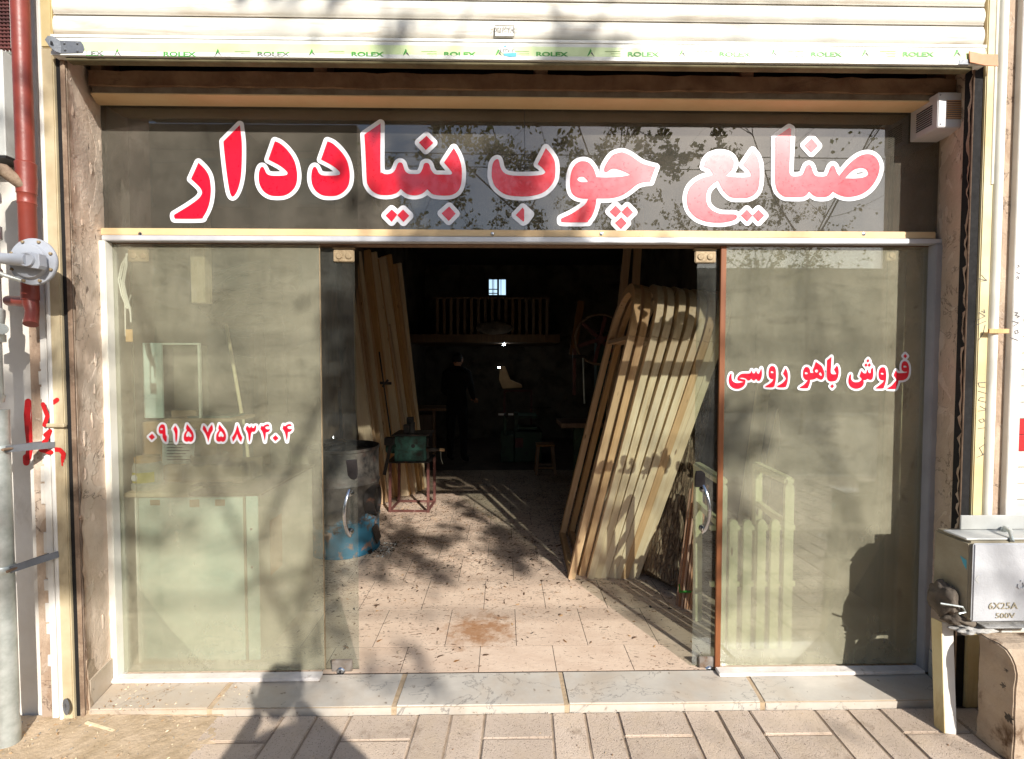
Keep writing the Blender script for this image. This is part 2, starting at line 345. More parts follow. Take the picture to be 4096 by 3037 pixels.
def paver_material():
    m = NT('pink_paver'); v = m.coords('world')
    o = m.n('ShaderNodeObjectInfo').outputs['Random']
    col = m.mix(m.ramp(m.noise(v, 3, 5), .3, .7), rgb('D0BEAC'), rgb('BCA996'))
    speck = m.n('ShaderNodeTexVoronoi', {'Vector': v, 'Scale': 150., 'Randomness': 1.}).outputs['Distance']
    sp = m.math('MULTIPLY', m.ramp(speck, .2, .34, 1, 0), m.ramp(m.noise(v, 60, 2), .45, .55))
    col = m.mix(m.math('MULTIPLY', sp, .8), col, rgb('5C4A3E'))
    col = m.mix(m.ramp(m.noise(v, 210, 2, .8), .58, .68, 0, .5), col, rgb('E0CDBC'))
    xyz = m.n('ShaderNodeSeparateXYZ', {0: m.n('ShaderNodeNewGeometry').outputs['Position']})
    col = m.mix(m.math('MULTIPLY', m.ramp(m.noise(v, 4, 8, .7), .46, .62), .6), col, rgb('C6B29A'))
    col = m.n('ShaderNodeHueSaturation', {'Color': col, 'Value': m.ramp(o, 0, 1, .86, 1.06)}).outputs[0]
    col = m.mix(m.ramp(m.noise(v, 7, 8, .72), .57, .68, 0, .5), col, rgb('7E6A58'))
    h = m.math('SUBTRACT', m.noise(v, 140, 4, .7), sp)
    m.pbr(col, .9, 0, m.bump(h, .45)); return m.mat
paver_mat = paver_material()

def marble():
    m = NT('grey_marble'); v = m.coords('world', (1, 1.6, 1))
    o = m.n('ShaderNodeObjectInfo').outputs['Random']
    col = m.mix(m.ramp(m.noise(v, 3, 7, .65, .6), .3, .7), rgb('CBC4B8'), rgb('B4AEA4'))
    cr = m.noise(v, 1.7, 7, .6, .8); line = m.ramp(m.math('ABSOLUTE', m.math('SUBTRACT', cr, .5)), 0, .006, .75, 0)
    col = m.mix(line, col, rgb('6E6A68'))
    xyz = m.n('ShaderNodeSeparateXYZ', {0: m.n('ShaderNodeNewGeometry').outputs['Position']})
    dirt = m.math('ADD', m.ramp(m.noise(m.coords('world'), 3.2, 9, .7), .4, .65, 0, .6), m.ramp(xyz.outputs[0], -.7, -1.7, -.15, .5))
    col = m.mix(m.math('MULTIPLY', dirt, .8, True), col, rgb('B29B80'))
    col = m.mix(m.ramp(m.noise(m.coords('world'), 26, 3), .66, .7, 0, .7), col, rgb('7C6E5E'))
    m.pbr(col, .45, 0, m.bump(m.noise(m.coords('world'), 70, 5), .08)); return m.mat
marble_mat = marble()

def bark_material():
    m = NT('log_bark'); v = m.coords('object', (13, 13, 3.2), False)
    vor = m.n('ShaderNodeTexVoronoi', {'Vector': v, 'Scale': 3.2}, feature='DISTANCE_TO_EDGE').outputs['Distance']
    nz = m.noise(v, 5, 9, .72, .9)
    h = m.math('ADD', m.ramp(vor, 0, .25), nz)
    col = m.mix(m.ramp(nz, .35, .65), rgb('5C4838'), rgb('A68E74'))
    col = m.mix(m.ramp(m.noise(v, 2.5, 6, .7), .52, .62), col, rgb('B7A68C'))
    col = m.mix(m.ramp(vor, 0, .09, .5, 0), col, rgb('2A1F17'))
    m.pbr(col, .95, 0, m.bump(h, .9, .02)); return m.mat
bark_mat = bark_material()

def drum_material():
    m = NT('drum_paint'); v = m.coords('world'); z = m.n('ShaderNodeSeparateXYZ', {0: v}).outputs[2]
    soot = m.mix(m.ramp(m.noise(v, 5, 9, .7, .4), .4, .6), rgb('121111'), rgb('524D46'))
    soot = m.mix(m.ramp(m.noise(v, 9, 6, .7), .55, .65), soot, rgb('3A2E28'))
    blue = m.mix(m.ramp(m.noise(v, 9, 8, .7, .5), .54, .6), rgb('2C6780'), rgb('8B7264'))
    edge = m.math('ADD', z, m.ramp(m.noise(v, 6, 5, .7), .3, .7, -.12, .12))
    col = m.mix(m.ramp(edge, .24, .29), blue, soot)
    m.pbr(col, .6, 0, m.bump(m.noise(v, 30, 6), .2)); return m.mat
drum_mat = drum_material()

dusty = glass_mat('dusty_glass', (.14, .37, .12), ('E0DABC', 'D0CBAE'), (.95, .965, .94, 1), 1.7)
dusty_leaf = glass_mat('dusty_leaf_glass', (.05, .22, .05), ('9C9B90', '7E7E76'), (.86, .90, .87, 1), 3.2)
dusty_top = glass_mat('dusty_transom_glass', (.18, .42, 0.), ('979082', '7C786C'), (.50, .50, .47, 1), 1.9, refl=2.0)
clean = glass_mat('clean_glass', None, None, (.96, .985, .965, 1), clean=True, refl=.6)

# ---------------------------------------------------------------- flat print: contours -> filled shapes and outlines
def contour(txt, ox, oy, sc, dx=0, dy=0):
    pts = []
    for tok in txt.split():
        c = tok.endswith('*'); a, b = tok.rstrip('*').split(','); pts.append((ox+(float(a)+dx)/sc, oy+(float(b)+dy)/sc, c))
    n = len(pts); out = []
    for i in range(n):
        p1, p2 = pts[i], pts[(i+1) % n]; p0 = pts[i-1]; p3 = pts[(i+2) % n]
        if p1[2]: p0 = p1
        if p2[2]: p3 = p2
        st = 1 if (p1[2] and p2[2]) else 5
        for k in range(st):
            t = k/st; t2, t3 = t*t, t*t*t
            out.append(tuple(.5*(2*p1[j]+(p2[j]-p0[j])*t+(2*p0[j]-5*p1[j]+4*p2[j]-p3[j])*t2+(3*p1[j]-p0[j]-3*p2[j]+p3[j])*t3) for j in (0, 1)))
    return out
def sdf_mesh(loops, off, h, todo, closed=True):
    """filled region within `off` of the loops (inside counts), marching squares on a grid of step h; todo maps px,py -> 3D"""
    allp = [p for l in loops for p in l]
    x0, x1 = min(p[0] for p in allp)-off-2*h, max(p[0] for p in allp)+off+2*h
    y0, y1 = min(p[1] for p in allp)-off-2*h, max(p[1] for p in allp)+off+2*h
    nx, ny = int((x1-x0)/h)+2, int((y1-y0)/h)+2
    xs = x0+np.arange(nx)*h; ys = y0+np.arange(ny)*h
    GX, GY = np.meshgrid(xs, ys)
    D = np.full(GX.shape, 1e9); ins = np.zeros(GX.shape, bool)
    for l in loops:
        a = np.array(l); b = np.roll(a, -1, 0)
        if not closed: a, b = a[:-1], b[:-1]
        for (ax, ay), (bx, by) in zip(a, b):
            i0 = max(0, int((min(ax,bx)-off-3*h-x0)/h)); i1 = min(nx, int((max(ax,bx)+off+3*h-x0)/h)+2)
            j0 = max(0, int((min(ay,by)-off-3*h-y0)/h)); j1 = min(ny, int((max(ay,by)+off+3*h-y0)/h)+2)
            gx, gy = GX[j0:j1, i0:i1], GY[j0:j1, i0:i1]; ex, ey = bx-ax, by-ay; L = ex*ex+ey*ey+1e-9
            t = np.clip(((gx-ax)*ex+(gy-ay)*ey)/L, 0, 1)
            D[j0:j1, i0:i1] = np.minimum(D[j0:j1, i0:i1], np.hypot(gx-ax-t*ex, gy-ay-t*ey))
            if closed and ay != by:
                jj = (ys > min(ay, by)) & (ys <= max(ay, by))
                xc = ax+(ys-ay)*ex/ey
                ins[jj] ^= (xs[None, :] < xc[jj][:, None])
    V = off-np.where(ins, 0, D)
    vs = []; fs = []; key = {}
    def vert(x, y):
        k = (round(x, 3), round(y, 3))
        if k not in key: key[k] = len(vs); vs.append(todo(x, y))
        return key[k]
    for j in range(ny-1):
        i = 0
        while i < nx-1:
            q = [V[j,i], V[j,i+1], V[j+1,i+1], V[j+1,i]]
            if max(q) <= 0: i += 1; continue
            if min(q) > 0:
                k = i
                while k < nx-1 and min(V[j,k], V[j,k+1], V[j+1,k+1], V[j+1,k]) > 0: k += 1
                fs.append([vert(xs[i],ys[j]), vert(xs[k],ys[j]), vert(xs[k],ys[j+1]), vert(xs[i],ys[j+1])][::-1]); i = k; continue
            c = [(xs[i],ys[j]),(xs[i+1],ys[j]),(xs[i+1],ys[j+1]),(xs[i],ys[j+1])]; pl = []
            for e in range(4):
                a, b = q[e], q[(e+1) % 4]
                if a > 0: pl.append(c[e])
                if (a > 0) != (b > 0):
                    t = a/(a-b); pl.append((c[e][0]+t*(c[(e+1)%4][0]-c[e][0]), c[e][1]+t*(c[(e+1)%4][1]-c[e][1])))
            ids = []
            for p in pl:
                v = vert(*p)
                if v not in ids: ids.append(v)
            if len(ids) > 2: fs.append(ids[::-1])
            i += 1
    return vs, fs
def fill(loops, todo):
    polys = [[Vector((a, b, 0)) for a, b in l] for l in loops]
    tri = geometry.tessellate_polygon(polys); flat = [p for l in loops for p in l]
    return [todo(a, b) for a, b in flat], [tuple(t) for t in tri]
def flatobj(name, vs, fs, mat, parent, y=None):
    me = bpy.data.meshes.new(name); me.from_pydata([tuple(v) for v in vs], [], fs); me.materials.append(mat); me.update()
    o = bpy.data.objects.new(name, me); COL.objects.link(o); o.parent = parent
    if parent and parent.location.length > 0: o.location = -Vector(parent.location)
    return o
def lettering(parent, letters, Y, off, h, extra_white=(), names=None):
    for k, lt in enumerate(letters):         # lt: list of shapes, a shape = [outer, hole, ...]
        loops = [l for sh in lt for l in sh]
        wl = loops+[e for i, e in extra_white if i == k]
        vs, fs = sdf_mesh(wl, off, h, lambda a, b: P(a, b, Y-.0015*1)); flatobj('letter_border', vs, fs, sign_white, parent)
        mb = MB()
        for sh in lt:
            vs, fs = fill(sh, lambda a, b: P(a, b, Y-.003)); mb.add(vs, fs)
        me = bpy.data.meshes.new('letter'); me.from_pydata(mb.v, [], mb.f); me.materials.append(sign_red)
        o = bpy.data.objects.new('letter', me); COL.objects.link(o); o.parent = parent; o.location = -Vector(parent.location)
def text_mesh(body, size, mat, name, loc, parent=None, bold=0., sx=1., extr=0., align='LEFT', rotz=0.):
    c = bpy.data.curves.new('txt', 'FONT'); c.body = body; c.size = size; c.offset = bold; c.extrude = extr; c.align_x = align
    o = bpy.data.objects.new('txt', c); COL.objects.link(o)
    dg = bpy.context.evaluated_depsgraph_get(); me = bpy.data.meshes.new_from_object(o.evaluated_get(dg))
    bpy.data.objects.remove(o); me.materials.clear(); me.materials.append(mat); me.name = name
    q = bpy.data.objects.new(name, me); COL.objects.link(q); q.rotation_euler = (math.pi/2, 0, rotz); q.scale = (sx, 1, 1)
    q.location = loc
    if parent:
        q.parent = parent; q.location = Vector(loc)-Vector(parent.location)
    return q

# ================================================================ THE SETTING
YO = -.25           # outer face of the shop wall
GL = X(430, 1450); GR = X(3735, 1450)
XL, XR = X(280, 1450, YO), X(3867, 1450, YO)       # outer opening edges
ZH = Z(2048, 442)                                   # lintel soffit
ZT = 2.2285

# --- ground, street, kerb
tag(sheet('ground', [(-400,-400,-.20),(400,-400,-.20),(400,400,-.20),(-400,400,-.20)], ground_mat), kind='structure')
tag(MB().box(-60,60,-14,-4.4,-.30,-.17).build('street', asphalt), kind='structure')
kb = empty('kerb', (0,0,0), kind='structure')
k0 = MB().box(0,.98,-4.4,-4.25,-.25,-.03).build('kerbstone', kerb_mat, kb, bevel=.015); k0.location.x = -10
for i in range(1, 20):
    c = k0.copy(); COL.objects.link(c); c.location.x = -10+i
side = empty('sidewalk', (0,0,0), kind='structure')
MB().box(-14,14,-4.25,YO-.0,-.24,-.038).build('mortar_bed', paver_grout, side)
MB().box(XL-.1,GR+.1,YO-.001,.6,-.24,-.046).build('mortar_bed', paver_grout, side)
W_ = .305; j_ = .0045; sh = .045
def paver(x0, x1, y0, y1):
    def q(x, y): return x+sh*(y+.245)
    mb = MB(); z = -.031+rng.uniform(-.0022,.0022)
    xs0, xs1 = x0+j_, x1-j_; ya, yb = y0+j_, y1-j_; cx, cy = (xs0+xs1)/2, (ya+yb)/2
    vs = [(q(xs0,ya)-cx,ya-cy,-.06),(q(xs1,ya)-cx,ya-cy,-.06),(q(xs1,yb)-cx,yb-cy,-.06),(q(xs0,yb)-cx,yb-cy,-.06)]
    vs += [(a,b,z) for a, b, _ in vs]
    mb.add(vs, [(3,2,1,0),(4,5,6,7),(0,1,5,4),(1,2,6,5),(2,3,7,6),(3,0,4,7)])
    o = mb.build('paver', paver_mat, side, bevel=.004, wonky=.0008, seg=2); o.location = (cx, cy, 0); return o
xb = -1.27+.0; yb0 = -.246
px0 = X(1405, 2850, -.2)-W_*8
for r_ in range(0, 13):
    y1 = yb0-r_*W_; y0 = y1-W_
    for c_ in range(0, 25):
        x0 = G(1409, 2852, -.03).x-2*W_*4+c_*W_-r_*0
        if x0 < -1.40 and r_ < 1: continue
        if (c_+r_) % 2 == 0:
            for k in (0, 1): paver(x0, x0+W_, y0+k*W_/2, y0+(k+1)*W_/2)
        else:
            for k in (0, 1): paver(x0+k*W_/2, x0+(k+1)*W_/2, y0, y1)
# --- doorstep of marble slabs
ds = empty('doorstep', (0,0,0), kind='structure')
def slab(pts, z0=-.05, z1=0., mat=marble_mat, name='slab', parent=ds, bev=.006):
    n = len(pts); mb = MB().add([(a,b,z0) for a, b in pts]+[(a,b,z1) for a, b in pts],
        [tuple(range(n))[::-1], tuple(range(n,2*n))]+[(i,(i+1)%n,n+(i+1)%n,n+i) for i in range(n)])
    return mb.build(name, mat, parent, bevel=bev, wonky=.0014, seg=2)
yf = -.238
jo = [(G(906,2750).x, G(825,2848).x), (G(1612,2723).x, G(1570,2842).x), (G(2247,2713).x, G(2272,2837).x), (G(3003,2715).x, G(3068,2828).x)]
eL, eR = XL+.02, GR-.02
bx = [(eL-.05, eL)]+jo+[(eR, XR)]
for i in range(5):
    g = .007 if i else 0.; g2 = .007 if i < 4 else 0.
    (b0, f0), (b1, f1) = bx[i], bx[i+1]
    slab([(f0+g, yf), (f1-g2, yf), (b1-g2, -.002), (b0+g, -.002)], z1=rng.uniform(-.002,.0))
MB().box(XL,XR,yf+.003,-.001,-.06,-.006).build('joint_bed', dirt_mat, ds)
# --- tiled floor
fl = empty('floor', (0,0,0), kind='structure')
MB().box(-2.4,2.5,.0,8.2,-.2,-.0016).build('screed', grout, fl)
rowy = [0.0, .225]+[.225+.4*k for k in range(1, 13)]
for r_ in range(len(rowy)-1):
    y0, y1 = rowy[r_], rowy[r_+1]; ph = -.13 if r_ % 2 == 0 else .07
    if y0 > 4.6: break
    for k in range(-6, 7):
        x0 = ph+k*.4; x1 = x0+.4; a, b = max(x0, -2.25), min(x1, 2.4)
        if b-a < .02: continue
        mb = MB().box(a+.0018-(a+b)/2, b-.0018-(a+b)/2, (y0-y1)/2+.0022, (y1-y0)/2-.0022, -.012, rng.uniform(-.0005,.0))
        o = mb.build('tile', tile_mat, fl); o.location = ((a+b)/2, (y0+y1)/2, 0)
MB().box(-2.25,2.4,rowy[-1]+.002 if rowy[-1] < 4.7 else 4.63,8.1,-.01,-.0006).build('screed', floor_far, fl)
# --- dirt patch at the left and below the boxes at the right
def dirt(x0, x1, y0, y1, nx, ny, amp, name='dirt', zf=lambda x, y: -.03):
    vs = []; fs = []
    for j in range(ny+1):
        for i in range(nx+1):
            x, y = x0+(x1-x0)*i/nx, y0+(y1-y0)*j/ny
            vs.append((x, y, zf(x, y)+rng.uniform(-amp, amp)))
    for j in range(ny):
        for i in range(nx): a = j*(nx+1)+i; fs.append((a, a+1, a+nx+2, a+nx+1))
    o = MB().add(vs, fs).build(name, dirt_mat, smooth=True); return tag(o, kind='structure')
def zd(x, y):
    e = min(1, max(0, (-1.20+.03*math.sin(y*30)-x)/.07))
    if y > yf-.002 and x > XL+.0: return -.018*min(1, 1) if x < -1.78 else -.06
    return -.046+.022*e+.006*math.sin(x*9+y*7)
dirt(-3.4, -1.16, -2.6, YO+.02, 120, 120, .0022, 'dirt', zd)
dirt(XL-.12, -1.2, -.249, -.20, 50, 6, .002, 'dirt', lambda x, y: -.028+(.0 if x > -1.5 else .004)-(.03 if x > -1.28 else 0))

from mathutils import noise as _nz
# --- scattered wood chips, gravel (nobody could count them)
def chips(name, n, area, zf, size, mats, curl=.3, dens=None):
    mb = MB()
    for _ in range(n):
        for _t in range(8):
            x, y = rng.uniform(*area[0]), rng.uniform(*area[1])
            if dens is None or rng.random() < dens(x, y): break
        L, w_ = rng.uniform(*size), 0; w_ = L*rng.uniform(.18, .5); a = rng.uniform(0, math.pi)
        ux, uy = math.cos(a)*L/2, math.sin(a)*L/2; vx, vy = -math.sin(a)*w_/2, math.cos(a)*w_/2; z = zf(x, y)+.001
        hgt = L*rng.uniform(.05, curl)
        bnd = rng.uniform(-.5,.5); pts_ = []
        for c0, c1, hh in ((-1,-.4,0),(-.3,-1,0),(.5,-.8,.2),(1,-.1,.5),(.6,.6,.6),(-.1,.9,.5),(-.8,.5,.2)):
            c0 += rng.uniform(-.25,.25); c1 += rng.uniform(-.3,.3)+bnd*c0*c0*2
            pts_.append((x+ux*c0+vx*c1, y+uy*c0+vy*c1, z+hgt*hh))
        pts_.append((x, y, z+hgt)); mb.add(pts_, [(i, (i+1) % 7, 7) for i in range(7)], rng.randrange(len(mats)))
    o = mb.build(name, mats); return tag(o, kind='stuff')
debris = M('brown_debris', '5E4632', '3E2E22', 40, .95, .2)
chips('wood_shavings', 3600, ((-1.4,1.6),(.12,4.4)), lambda x, y: .0, (.006,.034), [debris, wood_dark, debris, iron, cardboard], .2, lambda x, y: max(.01, min(1, .04+max(0,y-.3)*.5)*(.5+1.6*_nz.noise(Vector((x*2.1, y*2.6, 4.)))+1.0*_nz.noise(Vector((x*6, y*7, 1.))))))
chips('wood_shavings', 60, ((-.9,1.1),(.05,1.7)), lambda x, y: .0, (.018,.05), [debris, debris, wood_dark, paver_grout], .12)
chips('wood_chips', 850, ((-2.6,-1.22),(-1.0,-.26)), lambda x, y: zd(x,y)+.001, (.004,.017), [cardboard, wood_light, dirt_mat, kerb_mat], .35)
chips('wood_chips', 130, ((-1.85,-1.2),(-.25,-.06)), lambda x, y: .001, (.004,.014), [cardboard, wood_light, wood_dark], .35, lambda x, y: 1 if x < -1.6 else .25)
chips('wood_chips', 420, ((-1.2,2.3),(-.75,-.24)), lambda x, y: -.0305, (.003,.010), [dirt_mat, kerb_mat, wood_dark, debris], .35, lambda x, y: 1 if y > -.27 else .3)
chips('ash_heap', 220, ((-1.14,-.93),(1.45,1.78)), lambda x, y: .0, (.006,.022), [paper_mat, kerb_mat, iron], .8)
o = MB().bar((G(345,2890,-.02)), (G(455,2925,-.02)), .012, .006).build('wood_splinter', wood_light)
tag(o, 'short pale wood splinter lying on the dirt below the left doorstep corner', 'wood splinter')

# --- interior shell
rm = empty('interior_wall', (0,0,0), kind='structure')
WT = 3.6
def wallbox(*a, mat=wall_in, name='wall_panel'): return MB().box(*a).build(name, mat, rm)
wallbox(-2.45,-2.25,.02,2.3,-.05,WT); wallbox(-2.45,-1.62,2.3,2.45,-.05,WT); wallbox(-1.85,-1.62,2.45,8.3,-.05,WT)
wallbox(2.4,2.6,.02,8.3,-.05,WT)
bw = [P(1953,1112,7.6), P(2025,1180,7.6)]
wx0, wx1, wz1, wz0 = bw[0].x, bw[1].x, bw[0].z, bw[1].z
for a in ((-1.9,wx0,7.6,7.8,-.05,WT),(wx1,2.6,7.6,7.8,-.05,WT),(wx0,wx1,7.6,7.8,-.05,wz0),(wx0,wx1,7.6,7.8,wz1,WT)): wallbox(*a)
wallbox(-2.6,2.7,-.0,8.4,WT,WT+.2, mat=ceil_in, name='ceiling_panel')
wallbox(-2.45,GL-.005,-.02,.04,-.05,WT); wallbox(GR+.005,2.6,-.02,.04,-.05,WT)
wallbox(GL-.01,GR+.01,.02,.16,ZH+.03,WT)

# ================================================================ THE FACADE
# --- outer walls
fw = empty('facade_wall', (0,0,0), 'white rendered wall to the left of the left guide rail', 'wall')
xw = X(150, 1450, YO)
part('wall_face', MB().box(-14, XL-.14, YO+.03, .3, -.2, 4.2), white_wall, fw)
part('wall_strip', MB().box(X(190,1450,YO-.01), X(205,1450,YO-.01), YO-.012, YO+.1, -.03, 4.2), white_strip, fw, bevel=.004)
part('wall_strip', MB().box(X(160,1450,YO), X(186,1450,YO), YO+.0, YO+.1, -.03, 4.2), white_strip, fw, bevel=.003)
mb = MB(); z = -.02; xa = X(188,1450,YO)
while z < 4:                                     # broken plaster along the joint
    h = rng.uniform(.03,.11)
    if rng.random() < .75: mb.box(X(140+rng.uniform(-4,8),1450,YO), X(160,1450,YO)+rng.uniform(-.004,.003), YO+rng.uniform(.004,.016), YO+.05, z, z+h)
    z += h+rng.uniform(.0,.02)
part('broken_plaster', mb, white_wall, fw, bevel=.002, wonky=.001)
fw2 = empty('facade_wall', (3,0,0), 'white rendered wall at the right edge beside the neighbouring shutter', 'wall')
xr1 = X(4033,1450,YO)
part('wall_face', MB().box(xr1, X(4078,1450,YO), YO-.012, .3, -.2, 4.2), white_strip, fw2, bevel=.003)
part('wall_face', MB().box(X(3910,1450,YO)+.02, xr1-.001, YO+.04, .3, -.2, 4.2), stone_post, fw2)
part('wall_face', MB().box(2.9+.9, 14, YO-.012, .3, -.2, 4.2), white_wall, fw2)
part('wall_face', MB().box(XL-.12, XR+.12, .04, .3, 3.4, 4.2), white_wall, fw2)
tag(sheet('roof_slab', [(-14,-.2,4.2),(14,-.2,4.2),(14,9,4.2),(-14,9,4.2)], concrete), kind='structure')

# --- reveals
def reveal(name, xo, xi, mat, lab, s):
    e = empty(name, (0,0,0), lab, 'wall')
    vs = []; fs = []; ny, nz = 10, 90
    for j in range(nz+1):
        for i in range(ny+1):
            t = i/ny; y = YO+.012+(0-YO-.012)*t; x = xo+(xi-xo)*t
            edge = max(0, 1-t*5)
            x += s*(rng.uniform(0,.004)+edge*rng.uniform(0,.010))
            vs.append((x, y, -.02+(ZH+.14)*j/nz))
    for j in range(nz):
        for i in range(ny): a = j*(ny+1)+i; fs.append((a,a+1,a+ny+2,a+ny+1))
    part('plaster_face', MB().add(vs, fs), mat, e, smooth=True)
    part('wall_core', MB().add([(xo-s*.001,YO+.014,-.04),(xo-s*.2,YO+.014,-.04),(xi-s*.25,-.021,-.04),(xi-s*.001,-.021,-.04),(xo-s*.001,YO+.014,3.2),(xo-s*.2,YO+.014,3.2),(xi-s*.25,-.021,3.2),(xi-s*.001,-.021,3.2)],
        [(3,2,1,0),(4,5,6,7),(0,1,5,4),(1,2,6,5),(2,3,7,6),(3,0,4,7)]), plaster, e)
    return e
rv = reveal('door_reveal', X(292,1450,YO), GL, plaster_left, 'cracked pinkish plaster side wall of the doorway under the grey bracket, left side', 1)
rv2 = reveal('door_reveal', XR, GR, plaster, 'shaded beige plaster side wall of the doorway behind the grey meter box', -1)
def flake(e, s, n, mat, seed):
    q = random.Random(seed)
    for k in range(n):
        t = q.choice([q.uniform(.0,.18), q.uniform(.2,1.)]); y = YO+.012+(-YO-.02)*t; z = q.uniform(.1, 2.7)
        xo, xi = (X(292,1450,YO), GL) if s > 0 else (XR, GR)
        x = xo+(xi-xo)*t+s*.003; L = q.uniform(.012,.05); w_ = q.uniform(.004,.014)
        poly = [(w_*math.cos(a)*q.uniform(.5,1.1), L*math.sin(a)*q.uniform(.6,1.1)) for a in [i*math.pi/4 for i in range(8)]]
        mb = MB().prism(poly, lambda a, b: (x+s*.002, y+a, z+b), lambda a, b: (x-s*.012, y+a, z+b)); part('loose_plaster', mb, mat, e)
flake(rv, 1, 16, plaster_left, 3); flake(rv2, -1, 14, plaster, 5)
# rough rusty inner edge, black slot and painted channel = shutter guide rails
def rail(s, lab, dirty):
    e = empty('guide_rail', (0,0,0), lab, 'guide rail')
    if s < 0: a0, a1, a2, a3 = X(292,1450,YO), X(274,1450,YO), X(257,1450,YO), X(205,1450,YO)
    else: a0, a1, a2, a3 = X(3862,1450,YO), X(3866,1450,YO), X(3901,1450,YO), X(3954,1450,YO)
    part('rusty_edge', MB().box(a0, a1, YO+.001, YO+.011, -.03, 3.02), rust_metal, e, bevel=.003)
    part('slot', MB().box(a1, a2, YO+.006, YO+.05, -.03, 2.93), black_slot, e)
    part('slot', MB().box(a1, a2, YO+.03, YO+.05, 2.931, 3.3), black_slot, e)
    zc = 2.93
    part('channel', MB().box(a2+s*.0025, a3, YO-.006, YO+.06, -.03, zc), rail_dirty if dirty else rail_paint, e, bevel=.004, seg=2)
    part('channel', MB().box(a2+s*.0025, a3, YO-.006, YO+.06, zc+.003, 3.6), rail_paint, e, bevel=.004, seg=2)
    return e
railL = rail(-1, 'dirty cream metal guide rail with a dark slot under the grey bracket on the left', True)
railR = rail(1, 'cream metal guide rail above the grey meter box with pencilled writing', False)
# eyelet at the bottom of the left rail
p = P(262, 2830, YO-.03)
mb = MB(); n = 18; R1, R2 = .030, .012
ring = [(math.cos(2*math.pi*k/n), math.sin(2*math.pi*k/n)) for k in range(n)]
vs = [(p.x+c*R1*.8, YO-.03-.012*(c), p.z+.0+s_*R1*1.2) for c, s_ in ring]+[(p.x+c*R2*.7, YO-.03-.012*c*.4, p.z+s_*R2*1.4) for c, s_ in ring]
vs += [(a, b+.006, c) for a, b, c in vs]
fs = []
for k in range(n):
    q = (k+1) % n; fs += [(k,q,n+q,n+k),(2*n+k,3*n+k,3*n+q,2*n+q),(k,2*n+k,2*n+q,q),(n+k,n+q,3*n+q,3*n+k)]
part('lock_eyelet', mb.add(vs, fs), bracket_grey, railL, smooth=True)
o = part('rail_clip', MB().bar(P(190,1702,YO-.012), P(262,1702,YO-.012), .02, .018, (0,1,0)), rail_dirty, railL, bevel=.004)

# --- lintel
ln = empty('lintel', (0,0,0), 'rough brown concrete beam with a cream painted lower edge above the glass', 'beam')
YB = -.107
xl0, xr0 = X(363,300,YB), X(3890,320,YB)+.03
z1_, z2_ = Z(2048,360,YB), Z(2048,305,YB)
part('soffit_trim', MB().add([(GL,-.012,ZH),(GR,-.012,ZH),(xr0,YB-.004,ZH),(xl0,YB-.004,ZH),(GL,-.012,ZH+.03),(GR,-.012,ZH+.03),(xr0,YB-.004,ZH+.006),(xl0,YB-.004,ZH+.006)],
     [(0,1,2,3),(4,7,6,5),(3,2,6,7),(0,4,5,1),(0,3,7,4),(1,5,6,2)]), cream_paint, ln)
part('lower_band', MB().box(xl0, xr0, YB, .02, ZH+.0065, z1_), beam_mat2, ln, bevel=.003)
n = 60; vs = []
for i in range(n+1):
    x = xl0+(xr0-xl0)*i/n; vs += [(x, YB-.014+rng.uniform(-.002,.002), z1_-.004+rng.uniform(-.004,.002)), (x, YB-.014+rng.uniform(-.002,.002), z2_+rng.uniform(-.004,.004)), (x, .02, z2_), (x, .02, z1_)]
fs = []
for i in range(n):
    a = 4*i
    for k in range(4): fs.append((a+k, a+(k+1)%4, a+4+(k+1)%4, a+4+k))
part('upper_band', MB().add(vs, fs+[(0,1,2,3),(4*n+3,4*n+2,4*n+1,4*n)]), beam_mat, ln)
for px in (1280, 2165, 2990):
    part('stub', MB().box(X(px-26,290,YB), X(px+26,290,YB), YB-.0, .0, z2_+.001, z2_+.3), beam_mat, ln, bevel=.004)
part('stub', MB().box(xl0, X(405,290,YB), YB, .0, z2_+.001, z2_+.3), beam_mat, ln); part('stub', MB().box(X(3785,290,YB), xr0, YB, .0, z2_+.001, z2_+.3), beam_mat, ln)
part('cavity_back', MB().box(GL-.1, GR+.1, .0, .03, ZH+.05, 3.4), black_slot, ln)
part('side_patch', MB().box(XL+.02, xl0-.002, YO+.05, .0, ZH+.16, 3.3), beam_mat2, ln, bevel=.004); part('side_patch', MB().box(xr0+.001, XR+.03, YO+.05, .0, ZH+.16, 3.3), beam_mat2, ln, bevel=.004)

# --- rolling shutter
YS = -.262
shx0, shx1 = X(216,120,YS), X(3934,120,YS)
rs = empty('rolling_shutter', (0, YS, 3.0), 'raised cream rolling shutter with a green lettered strip above the shop', 'shutter')
def slat(zb, zt):
    mb = MB(); prof = []
    h = zt-zb
    for t, d in ((0,.020),(.04,.018),(.05,.0),(.10,-.002),(.13,.002),(.16,-.001),(.3,-.005),(.5,-.008),(.75,-.006),(.93,-.001),(.965,.0),(1,.002)): prof.append((d, zb+h*t))
    vs = [(shx0, YS+d, z) for d, z in prof]+[(shx1, YS+d, z) for d, z in prof]
    k = len(prof); vs += [(shx0, YS+.02, zb), (shx0, YS+.02, zt), (shx1, YS+.02, zb), (shx1, YS+.02, zt)]
    fs = [(i, k+i, k+i+1, i+1) for i in range(k-1)]
    fs += [(2*k, 2*k+1, 2*k+3, 2*k+2), tuple(range(k))+(2*k+1, 2*k), tuple(range(k, 2*k))+(2*k+3, 2*k+2)]
    return mb.add(vs, fs)
zb = [Z(2048,168,YS), Z(2048,84,YS), Z(2048,8,YS)]
zb += [zb[2]+(zb[1]-zb[0]), zb[2]+2*(zb[1]-zb[0]), zb[2]+3*(zb[1]-zb[0])]
